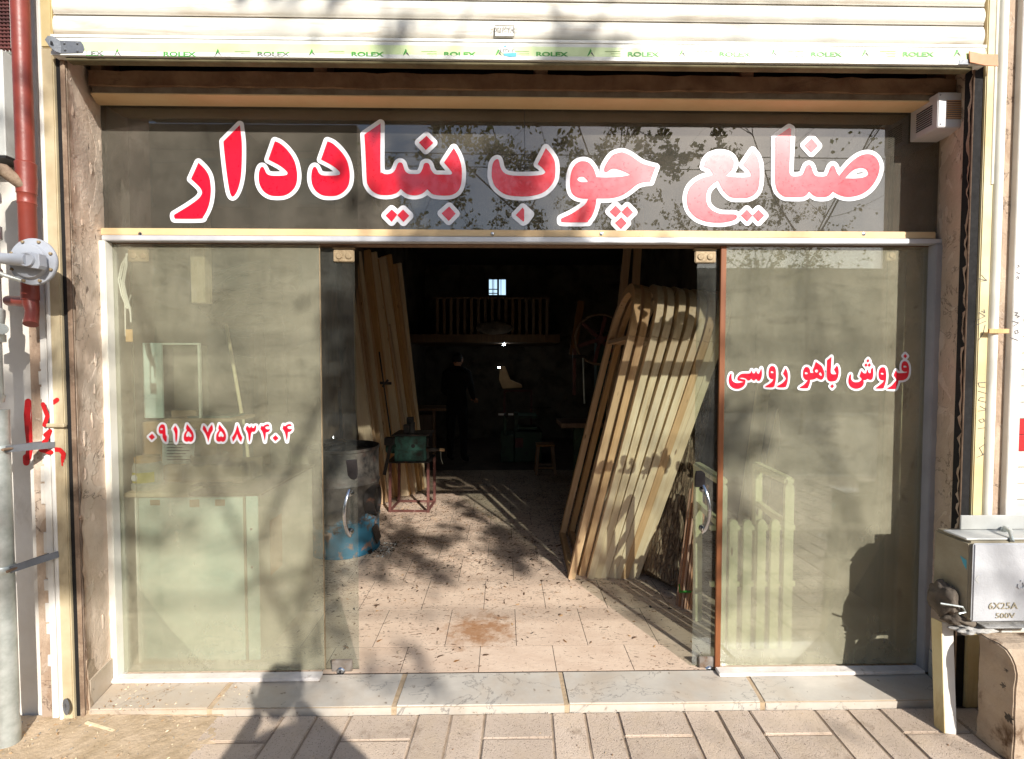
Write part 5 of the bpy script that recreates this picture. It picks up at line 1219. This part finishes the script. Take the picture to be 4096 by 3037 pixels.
# --- log
lq = G(2655,2388)
def logmesh():
    from mathutils import noise as nz
    mb = MB(); n, m_ = 40, 70; L = 2.3; vs = []; fs = []
    for j in range(m_+1):
        t = j/m_; z = L*t; r = .145-.05*t+.03*max(0, 1-t*6)
        for i in range(n):
            a = 2*math.pi*i/n; d = 1+.10*nz.noise(Vector((math.cos(a)*1.6, math.sin(a)*1.6, z*2.2)))+.07*nz.noise(Vector((math.cos(a)*5, math.sin(a)*5, z*5)))
            ridge = .012*abs(nz.noise(Vector((math.cos(a)*9, math.sin(a)*9, z*6))))
            vs.append(((r*d+ridge)*math.cos(a)+.03*math.sin(z*2.2), (r*d+ridge)*math.sin(a), z+(.03*math.sin(a*2) if j == 0 else 0)))
    for j in range(m_):
        for i in range(n): fs.append((j*n+i, j*n+(i+1)%n, (j+1)*n+(i+1)%n, (j+1)*n+i))
    fs += [tuple(range(n))[::-1], tuple(m_*n+i for i in range(n))]
    return mb.add(vs, fs)
lo = logmesh().build('tree_log', bark_mat, smooth=True); lo.location = (1.175, .965, .02)
lo.rotation_euler = Vector((.29,.36,1)).to_track_quat('Z', 'Y').to_euler()
tag(lo, 'thick tree log with rough bark leaning between the arched frames and the right door', 'log')
# --- rod bundle
f0 = G(2730,2430); tb2 = empty('rod_bundle', f0, 'bundle of thin wooden rods tied with green tape behind the right door leaf', 'rods')
dirv = (P(2830,1640,f0.y+.35)-f0)
for k in range(14):
    ox, oy = rng.uniform(-.035,.045), rng.uniform(-.03,.03)
    part('rod', MB().bar(f0+Vector((ox,oy,0)), f0+dirv*rng.uniform(.5,.66)+Vector((ox*1.3,oy,0)), .011, .011), rod_mat, tb2)
part('green_tie', MB().bar(f0+dirv*.085+Vector((-.05,-.035,.0)), f0+dirv*.085+Vector((.055,-.03,-.004)), .004, .014, (0,1,0)), green_ink, tb2)
part('green_tie', MB().bar(f0+dirv*.085+Vector((-.045,-.034,.0)), f0+dirv*.085+Vector((-.06,-.06,.06)), .003, .010, (0,1,0)), green_ink, tb2)

# --- picket bench behind the right glass
yk = .17
pb = empty('picket_bench', (X(3030,2500,yk),yk,0), 'small pale wooden picket bench with two armrests behind the right window', 'bench')
zb_, zt_p = Z(3000,2618,yk), Z(3000,2080,yk)
def picket(px, w_=.046, top=None, Y=yk, bot=None):
    x = X(px,2350,Y); z0 = bot if bot is not None else zb_; z1 = top or zt_p; pl = []
    r = w_/2
    for k in range(7): a = math.pi*k/6; pl.append((x+r*math.cos(a), z1-r+r*math.sin(a)))
    for k in range(7): a = math.pi+math.pi*k/6; pl.append((x+r*math.cos(a), z0+r+r*math.sin(a)))
    part('picket', MB().prism(pl, lambda a, b: (a,Y,b), lambda a, b: (a,Y+.02,b)), picket_mat, pb)
for px in (2932,2988,3044,3098): picket(px)
zarm = Z(3150,1935,yk)
for px in (2886,3152): picket(px, .05, zarm, yk-.0005)
for py, h in ((2108,.028),(2335,.028)): part('rail', MB().box(X(2840,py,yk+.03), X(3178,py,yk+.03), yk+.021, yk+.04, Z(3000,py,yk)-h, Z(3000,py,yk)), picket_mat, pb, bevel=.002)
for px, pr_ in ((2886,2838),(3152,3068)):
    xf = X(px,2000,yk); zf_ = zarm
    part('armrest', MB().bar((xf,yk-.02,zf_+.015),(xf-.0,yk+.34,zf_+.03), .055, .045, (1,0,0)), picket_mat, pb, bevel=.012, seg=2)
    part('rear_post', MB().bar((xf,yk+.30,.0),(xf,yk+.32,zf_+.02), .045, .04, (1,0,0)), picket_mat, pb, bevel=.004)
    part('side_rail', MB().bar((xf,yk+.03,Z(3000,2100,yk)),(xf,yk+.31,Z(3000,2100,yk)+.03), .03, .035, (1,0,0)), picket_mat, pb)
for k, (a, b, w_, lab) in enumerate((((2950,2300),(3060,1500),.10,'pale board leaning behind the right window, nearest the brown post'), ((3010,2200),(3130,1620),.07,'second pale board leaning behind the right window'), ((3180,2150),(3230,1680),.06,'narrow faint lath leaning behind the middle of the right window'))):
    f = G(*a); tp = P(b[0], b[1], f.y+.2); e = MB().bar((0,0,0), (tp-f), w_, .025, (1,0,0)).build('leaning_board', wood_light, bevel=.002); e.location = f; tag(e, lab, 'board')
for k, (a, b, lab) in enumerate((((2505,1000),(2490,1180),'tall plank showing above the arched frames, left of the two'), ((2545,1000),(2540,1180),'tall plank showing above the arched frames, right of the two'))):
    t0 = P(b[0],b[1],3.1); t1 = P(a[0]+8,960,3.1); f = t0+(t0-t1)*5; f = t1+(t0-t1)*((t1.z)/(t1.z-t0.z)); e = MB().bar((0,0,0), (t1-f)*1.12, .085, .04, (1,0,0)).build('tall_plank', wood_mid, bevel=.002); e.location = f; tag(e, lab, 'plank')

# --- back of the workshop
loft_wood = wood('loft_wood', '7A6044', '5E4834', .15)
mz = empty('mezzanine', (0,6,1.9), 'dark timber loft floor with a slatted railing at the back of the workshop', 'loft')
ym = 5.6; z0, z1 = Z(1900,1370,ym), Z(1900,1338,ym)
part('floor_beam', MB().box(-1.6, X(2240,1350,ym), ym, 7.59, z0, z1), loft_wood, mz)
zr = Z(1950,1195,ym)
part('handrail', MB().box(X(1730,1195,ym), X(2200,1195,ym), ym+.02, ym+.06, zr, zr+.03), loft_wood, mz)
for k in range(17):
    px = 1748+k*27.5; part('baluster', MB().box(X(px-5,1270,ym), X(px+6,1270,ym), ym+.025, ym+.05, z1, zr), loft_wood, mz)
cu = empty('oval_cushion', P(1978,1312,ym-.06), 'oval grey speckled slab hanging on the loft railing', 'slab')
lump('slab', P(1978,1312,ym-.04), .26, wall_in, cu, 3, sc=(1.15,.12,.42), rough=.05)
wd_ = empty('rear_window', ((wx0+wx1)/2,7.7,(wz0+wz1)/2), 'small bright barred window high in the back wall', 'window')
for t in (.02,.22,.30,.50,.58,.70,.98):
    part('bar', MB().box(wx0+(wx1-wx0)*t-.004, wx0+(wx1-wx0)*t+(.03 if t == .5 else .008), 7.62, 7.64, wz0, wz1), black_ink, wd_)
for t, a, b in ((.36,0,.6),(.12,0,.5),(1.,0,1)): part('bar', MB().box(wx0+(wx1-wx0)*a, wx0+(wx1-wx0)*b, 7.645, 7.66, wz0+(wz1-wz0)*t-.012, wz0+(wz1-wz0)*t+.006), black_ink, wd_)
def bulb(px, py, Y, r, lab):
    e = empty('light_bulb', P(px,py,Y), lab, 'lamp'); m = NT('lamp_glow_'+str(px)); em = m.n('ShaderNodeEmission', {'Color': (.8,.92,1,1), 'Strength': 60.}); m.t.links.new(em.outputs[0], m.out.inputs[0])
    c = P(px,py,Y); part('globe', MB().lathe(c+Vector((0,0,-r*.6)), [(r*.7,0),(r,.3*r),(r,1.*r),(r*.5,1.25*r)], 14), m.mat, e); part('socket', MB().tube([c+Vector((0,0,r*.7)), c+Vector((0,0,r*1.6))], r*.5, 8), iron, e)
bulb(2016,1379,6.0,.022,'small lit white bulb hanging under the loft beam'); bulb(1996,1471,5.3,.016,'small lit lamp on the machine below the loft beam')
stl = empty('stool', G(2180,1893), 'wooden four-legged stool on the dark workshop floor', 'stool')
sc_ = stl.location; s5 = .43
part('seat', MB().box(sc_.x-.13,sc_.x+.13,sc_.y-.11,sc_.y+.11,s5-.03,s5), wood_dark, stl, bevel=.004)
for a in (-1,1):
    for b in (-1,1): part('leg', MB().bar((sc_.x+a*.135,sc_.y+b*.12,0),(sc_.x+a*.10,sc_.y+b*.09,s5-.03), .035, .03), wood_dark, stl)
    part('stretcher', MB().bar((sc_.x+a*.125,sc_.y-.11,.10),(sc_.x+a*.125,sc_.y+.11,.10), .02, .03), wood_dark, stl); part('stretcher', MB().bar((sc_.x-.12,sc_.y+a*.11,.10),(sc_.x+.12,sc_.y+a*.11,.10), .02, .03), wood_dark, stl)
pm_ = empty('planing_machine', G(2080,1850), 'dark green planing machine in the middle of the workshop', 'machine')
yp_ = pm_.location.y; XX = lambda px: X(px,1700,yp_); ZZ = lambda py: Z(2080,py,yp_)
part('base', MB().box(XX(2002),XX(2056),yp_,yp_+.5,0,ZZ(1740)), green_dark, pm_, bevel=.01); part('base', MB().box(XX(2058),XX(2170),yp_+.02,yp_+.6,0,ZZ(1728)), green_dark, pm_, bevel=.01)
part('upright', MB().box(XX(2012),XX(2026),yp_,yp_+.1,ZZ(1738),ZZ(1660)), green_dark, pm_); part('upright', MB().box(XX(2058),XX(2072),yp_,yp_+.1,ZZ(1727),ZZ(1650)), green_dark, pm_)
part('table', MB().box(XX(2074),XX(2150),yp_,yp_+.5,ZZ(1674),ZZ(1664)), green_dark, pm_); part('cutter_head', MB().box(XX(2074),XX(2150),yp_+.1,yp_+.4,ZZ(1722),ZZ(1712)), green_dark, pm_)
part('scale_plate', MB().box(XX(1993),XX(2053),yp_-.02,yp_-.005,ZZ(1661),ZZ(1654)), alum, pm_); part('hand_wheel', MB().lathe((XX(2024),yp_-.03,ZZ(1658)), [(.02,-.01),(.035,0),(.035,.01)], 16, 'y'), iron, pm_)
part('switch_box', MB().box(XX(2060),XX(2092),yp_-.02,yp_,ZZ(1790),ZZ(1752)), cast_red, pm_)
part('guide_bar', MB().tube([(XX(2125),yp_+.1,ZZ(1635)),(XX(2205),yp_+.1,ZZ(1634))], .006, 8), chrome, pm_)
rf_ = empty('rack_frame', (XX(2070),yp_+.8,0), 'dim reddish metal frame behind the planing machine', 'frame')
for a in (2018,2125): part('upright', MB().box(X(a-4,1600,yp_+.8),X(a+4,1600,yp_+.8),yp_+.8,yp_+.84,0,Z(2070,1562,yp_+.8)), cast_red, rf_)
part('crosspiece', MB().box(X(2018,1562,yp_+.8),X(2125,1562,yp_+.8),yp_+.8,yp_+.84,Z(2070,1568,yp_+.8),Z(2070,1560,yp_+.8)), cast_red, rf_)
hd = empty('dust_hood', P(2040,1510,yp_+.7), 'tan cone shaped dust hood above the dim red frame', 'hood')
part('cone', MB().prism([(2000,1468),(2020,1465),(2042,1520),(2088,1540),(2090,1552),(2010,1556),(1996,1520)], lambda a, b: P(a,b,yp_+.6), lambda a, b: P(a,b,yp_+.6)+Vector((0,.2,0))), cardboard, hd, bevel=.01)
# band saw
yw = 3.7; cw = P(2400,1358,yw); bsw = empty('band_saw', (cw.x,yw+.1,0), 'tall dark band saw with a spoked wheel behind the arched frames', 'machine')
n = 36; rw = 100*(yw+2.4)/F
mb = MB(); mb.tube([cw+Vector((rw*math.cos(2*math.pi*k/n),0,rw*math.sin(2*math.pi*k/n))) for k in range(n+1)], .016, 8, False)
part('wheel_rim', mb, rust_metal, bsw, smooth=True)
for k in range(6):
    a = 2*math.pi*k/6+.3; part('spoke', MB().bar(cw, cw+Vector((rw*math.cos(a),0,rw*math.sin(a))), .02, .045, (0,1,0)), cast_red, bsw)
part('hub', MB().lathe(cw, [(.05,-.03),(.06,0),(.06,.04)], 16, 'y'), cast_red, bsw)
part('column', MB().box(cw.x-.02,cw.x+.35,yw+.08,yw+.3,0,cw.z+.1), green_dark, bsw, bevel=.02); part('table', MB().box(X(2236,1690,yw),X(2420,1690,yw),yw-.25,yw+.3,Z(2300,1702,yw),Z(2300,1684,yw)), wood_dark, bsw, bevel=.003)
part('table_leg', MB().box(X(2292,1790,yw),X(2330,1790,yw),yw-.1,yw+.0,0,Z(2300,1703,yw)), green_dark, bsw)
part('blade_guard', MB().box(X(2290,1500,yw),X(2302,1500,yw),yw-.03,yw+.0,Z(2300,1580,yw),Z(2300,1395,yw)), cast_red, bsw); part('guide_rod', MB().tube([P(2332,1425,yw-.02), P(2338,1615,yw-.02)], .012, 8), galv, bsw)
part('guide_arm', MB().box(X(2290,1425,yw),X(2345,1425,yw),yw-.04,yw+.02,Z(2300,1432,yw),Z(2300,1420,yw)), iron, bsw)
pk = empty('wall_plank', P(2320,1300,4.6), 'single rough plank standing dimly left of the band saw wheel', 'plank')
part('board', MB().bar(P(2290,1420,4.6), P(2325,1205,4.6), .10, .03, (1,0,0)), wood_dark, pk)
wbn = empty('workbench', G(1740,1850), 'long dark workbench at the left behind the plank stack', 'workbench')
yy = wbn.location.y
part('bench_top', MB().box(X(1640,1640,yy),X(1805,1640,yy),yy,yy+.6,Z(1740,1644,yy),Z(1740,1634,yy)), wood_dark, wbn)
for px in (1660,1728): part('bench_leg', MB().box(X(px,1700,yy),X(px+12,1700,yy),yy+.05,yy+.15,0,Z(1740,1645,yy)), wood_dark, wbn)
part('drawer', MB().box(X(1672,1700,yy),X(1726,1700,yy),yy+.02,yy+.3,Z(1740,1720,yy),Z(1740,1660,yy)), wood_black, wbn)

# --- people
def person(name, joints, edges, radii, head, loc, lab, mats, rotz=0, hairr=1.):
    e = empty(name, loc, lab, 'person', rot=(0,0,rotz))
    me = bpy.data.meshes.new('body'); me.from_pydata(joints, edges, []); me.materials.append(mats[0])
    o = bpy.data.objects.new('body', me); COL.objects.link(o); o.parent = e
    sk_ = o.modifiers.new('skin', 'SKIN'); sk_.use_smooth_shade = True
    for i, r in enumerate(radii): me.skin_vertices[0].data[i].radius = (r[0], r[1])
    me.skin_vertices[0].data[0].use_root = True
    sb = o.modifiers.new('sub', 'SUBSURF'); sb.levels = 2; sb.render_levels = 2
    hx, hy, hz = head
    bm = bmesh.new(); bmesh.ops.create_icosphere(bm, subdivisions=4, radius=1)
    for v in bm.verts:                                # skull, jaw, nose, brow
        p = v.co; q = Vector((p.x*.078, p.y*.098, p.z*.115))
        if p.z < 0: q.x *= 1+.22*p.z; q.y *= 1+.05*p.z
        f = -p.y
        if f > .5: q.y -= .022*math.exp(-((p.x)**2*60+(p.z+.12)**2*28)); q.y += .010*math.exp(-((abs(p.x)-.38)**2*60+(p.z-.08)**2*70)); q.y -= .006*math.exp(-(p.x**2*14+(p.z+.5)**2*120))
        if abs(p.x) > .93 and abs(p.z+.05) < .22 and abs(p.y) < .3: q.x *= 1.14
        v.co = q
    hm = bpy.data.meshes.new('head'); bm.to_mesh(hm); bm.free(); hm.materials.append(skin_mat); hm.polygons.foreach_set('use_smooth', [True]*len(hm.polygons))
    h = bpy.data.objects.new('head', hm); COL.objects.link(h); h.parent = e; h.location = head
    bm = bmesh.new(); bmesh.ops.create_icosphere(bm, subdivisions=3, radius=1)
    for v in list(bm.verts):
        if v.co.y < -.35 and v.co.z < .55 or v.co.z < -.45: bm.verts.remove(v)
    for v in bm.verts: v.co = Vector((v.co.x*.085*hairr, v.co.y*.106+.006, v.co.z*.123+.004))
    hh = bpy.data.meshes.new('hair'); bm.to_mesh(hh); bm.free(); hh.materials.append(hair_mat); o2 = bpy.data.objects.new('hair', hh); COL.objects.link(o2); o2.parent = e; o2.location = head
    return e
def hand(e, wrist, d, up, sgn):
    wrist, d, up = Vector(wrist), Vector(d).normalized(), Vector(up).normalized(); s_ = d.cross(up)*sgn
    mb = MB().bar(wrist, wrist+d*.09, .08, .028, tuple(s_))
    for k, L in enumerate((.07,.08,.075,.058)):
        b = wrist+d*.088+s_*(.029-.019*k); mb.tube([b, b+d*L*.5-up*.006, b+d*L*.8-up*.025, b+d*L*.85-up*.045], [.0095,.009,.008,.006], 8)
    b = wrist+d*.03+s_*.038; mb.tube([b, b+d*.03+s_*.022-up*.008, b+d*.06+s_*.02-up*.02], [.012,.010,.008], 8)
    mb.build('hand', skin_mat, e, smooth=True)
def stand(arm_up):
    J = [(0,0,.95),(0,0,1.12),(0,.0,1.30),(0,.0,1.44),(0,-.01,1.55)]; Rr = [(.16,.11),(.15,.105),(.22,.15),(.20,.15),(.09,.09)]; Ed = [(0,1),(1,2),(2,3),(3,4)]
    for s in (-1,1):
        b = len(J); J += [(s*.10,0,.86),(s*.12,.0,.48),(s*.13,.02,.09),(s*.14,-.12,.035)]; Rr += [(.095,.10),(.065,.07),(.045,.05),(.04,.03)]; Ed += [(0,b),(b,b+1),(b+1,b+2),(b+2,b+3)]
        b = len(J)
        if arm_up: J += [(s*.20,0,1.40),(s*.30,-.16,1.22),(s*.07,-.33,1.44)]
        else: J += [(s*.20,0,1.40),(s*.26,-.02,1.12),(s*.18,-.22,1.0)]
        Rr += [(.07,.07),(.05,.05),(.033,.033)]; Ed += [(3,b),(b,b+1),(b+1,b+2)]
    return J, Rr, Ed
J, Rr, Ed = stand(True)
ph = person('person', J, Ed, Rr, (0,-.03,1.68), (.14,-2.74,-.03), 'person in a dark coat holding up a phone, casting the shadow at lower left', (cloth_dark,), math.pi+R(25))
for s in (-1,1): hand(ph, (s*.07,-.33,1.44), (-s*.25,-.5,.8), (0,-.5,-.3), s)
phn = empty('phone', (.0,-2.425,1.576), 'dark phone held up behind the viewpoint', 'phone')
part('body', MB().box(-.03,.12,-2.430,-2.421,1.53,1.605), black_ink, phn, bevel=.003)
J, Rr, Ed = stand(False)
wk = G(1840,1850)
p2 = person('person', J, Ed, Rr, (0,-.03,1.62), (X(1827,1492,wk.y),wk.y,0), 'dim worker in dark clothes standing at the back of the workshop', (cloth_dark,), 2.7)
for s in (-1,1): hand(p2, (s*.18,-.22,1.0), (-s*.2,-1,-.2), (0,0,1), s)

# ================================================================ STREET SIDE (reflected in the glass, casting the dappled shade)
def tree(base, h, seed, lab, spread=1., leaves=900, r0=.13, fork=None, lsz=.06, lean=.02, limbs=()):
    q = random.Random(seed); e = empty('street_tree', base, lab, 'tree', 'trees along the kerb')
    mb = MB(); tips = []
    def grow(p, d, L, r, lvl):
        n = 4; pts = [p]; rs = [r]; 
        for k in range(n):
            d = (d+Vector((q.gauss(0,.10), q.gauss(0,.10), q.gauss(.03,.06)))*(1 if lvl else .4)).normalized(); p = p+d*L/n; pts.append(p); rs.append(r*(1-.38*(k+1)/n))
            if lvl >= 2 : tips.append((p, d, lvl))
        mb.tube(pts, rs, 7 if lvl < 2 else 4, False)
        if lvl >= 5 or r < .0035: return
        kids = 3 if lvl in (0, 1) else q.choice((2,2,3))
        for k in range(kids):
            ax = Vector((q.gauss(0,1), q.gauss(0,1), q.gauss(0,.35))).normalized(); nd = (d*q.uniform(.75,1.1)+ax*q.uniform(.45,.85)*spread).normalized()
            if nd.z < -.1: nd.z *= .3
            grow(p if k else p, nd, L*q.uniform(.58,.82), rs[-1]*q.uniform(.6,.82), lvl+1)
        if lvl >= 1:
            for k in range(2):
                pp = pts[q.randrange(1, n)]; ax = Vector((q.gauss(0,1), q.gauss(0,1), q.gauss(.2,.5))).normalized(); grow(pp, ax, L*.45, rs[-1]*.45, lvl+2)
    b = Vector((0,0,0)); grow(b, Vector((lean,0,1)).normalized(), fork or h*.42, r0, 0)
    for (la, lb, lr) in limbs:
        la, lb = Vector(la), Vector(lb); pts = [la+(lb-la)*(k/8)+Vector((0, q.gauss(0,.08), .25*math.sin(math.pi*k/8)+q.gauss(0,.04))) for k in range(9)]
        mb.tube(pts, [lr*(1-.1*k) for k in range(9)], 6, False)
        for k in range(13):
            i = q.randrange(3, 9); p0 = pts[i]; dd = Vector((q.gauss(.3,.6), q.gauss(0,.8), q.gauss(-.1,.6))).normalized(); L = q.uniform(.2,.65)
            p1 = p0+dd*L*.5+Vector((0,0,q.gauss(0,.05))); p2_ = p0+dd*L; mb.tube([p0, p1, p2_], [.010,.007,.003], 4, False)
            for c_ in range(5): tips.append((p2_, dd, 3)); tips.append((p1, dd, 3))
    mb.build('trunk', bark_tree, e, smooth=True)
    lm = MB()
    for _ in range(leaves):
        p, d, l = q.choice(tips); 
        for c_ in range(q.choice((1,2,3))):
            o_ = p+Vector((q.gauss(0,.07), q.gauss(0,.07), q.gauss(-.03,.07))); a = Vector((q.gauss(0,1), q.gauss(0,1), q.gauss(0,1))).normalized(); b_ = a.cross(Vector((q.gauss(0,1),q.gauss(0,1),q.gauss(0,1)))).normalized(); s_ = q.uniform(.5,1.)*lsz
            lm.add([o_-a*s_, o_+b_*s_*.7, o_+a*s_*1.1, o_-b_*s_*.7], [(0,1,2,3)])
    tag(lm.build('crown', leaf_mat, e), kind='stuff')
    return e
tree((1.9,-6.8,-.1), 8.5, 21, 'street tree with dark trunk and sparse leaves reflected right of the transom joint', .9, 2500, .034, 4.5, .065, .02, [((0,0,4.9),(2.5,.1,5.7),.022),((.1,0,5.2),(1.6,-.4,7.2),.025)])
tree((.9,-7.8,-.1), 8, 5, 'leafy street tree reflected left of the transom joint', 1., 2500, .042, 4.7, .07)
tree((6.9,-8.6,-.1), 8, 14, 'thin bare street tree reflected in the right end of the transom', .8, 200, .045, 4.2)
ft = tree((1.5,-21,-.1), 9, 41, 'far bare twiggy tree behind the street, third from the right', 1., 1500, .13, 3.6, .10)
for k, (x, lab) in enumerate(((-4.6,'far bare twiggy tree behind the street beside the brick house'),(7.5,'far bare twiggy tree behind the street, second from the right'),(13.5,'far bare twiggy tree behind the street, farthest right'))):
    c = dup(ft, None, lab); c.location = (x, -21-k, -.1); c.rotation_euler = (0,0,1.9*(k+1))
for k, (y, z) in enumerate(((-9,7.15),(-9,6.45),(-9,6.15),(-9.4,7.7))):
    o = MB().tube([(-25,y,z+.5),(-12,y,z+.1),(0,y,z),(12,y,z-.05),(25,y,z+.3)], .011, 6).build('power_cable', black_ink)
    tag(o, '%s overhead power line across the street' % ('highest','third lowest','lowest','second highest')[[1,3,0,2].index(k)] if False else ['upper middle','lower middle','lowest','highest'][k]+' overhead power line reflected across the transom glass', 'cable', 'overhead power lines')
bdg2 = empty('street_house', (18,-26,0), 'long pale grey house across the street reflected in the right window', 'house')
part('wall', MB().box(-4.5,44,-34,-26,-.2,7.2), concrete, bdg2)
for i in range(12):
    for j in range(2):
        wdw = part('window', MB().box(-2+i*3.6,-.4+i*3.6,-26.0,-25.94,1.2+j*3.2,2.8+j*3.2), slate, bdg2); MB().box(-2.1+i*3.6,-.3+i*3.6,-25.99,-25.9,1.08+j*3.2,1.18+j*3.2).build('sill', concrete, wdw)
bdg = empty('street_house', (-12,-15,0), 'tan brick house across the street reflected in the left of the glass', 'house')
part('wall', MB().box(-22,-5.2,-22,-15,-.2,10), brick_far, bdg)
for i in range(5):
    for j in range(3): 
        wdw = part('window', MB().box(-20.5+i*3.3,-19+i*3.3,-15.0,-14.94,1.2+j*3,2.8+j*3), slate, bdg)
        MB().box(-20.6+i*3.3,-18.9+i*3.3,-14.99,-14.9,1.08+j*3,1.18+j*3).build('sill', concrete, wdw)
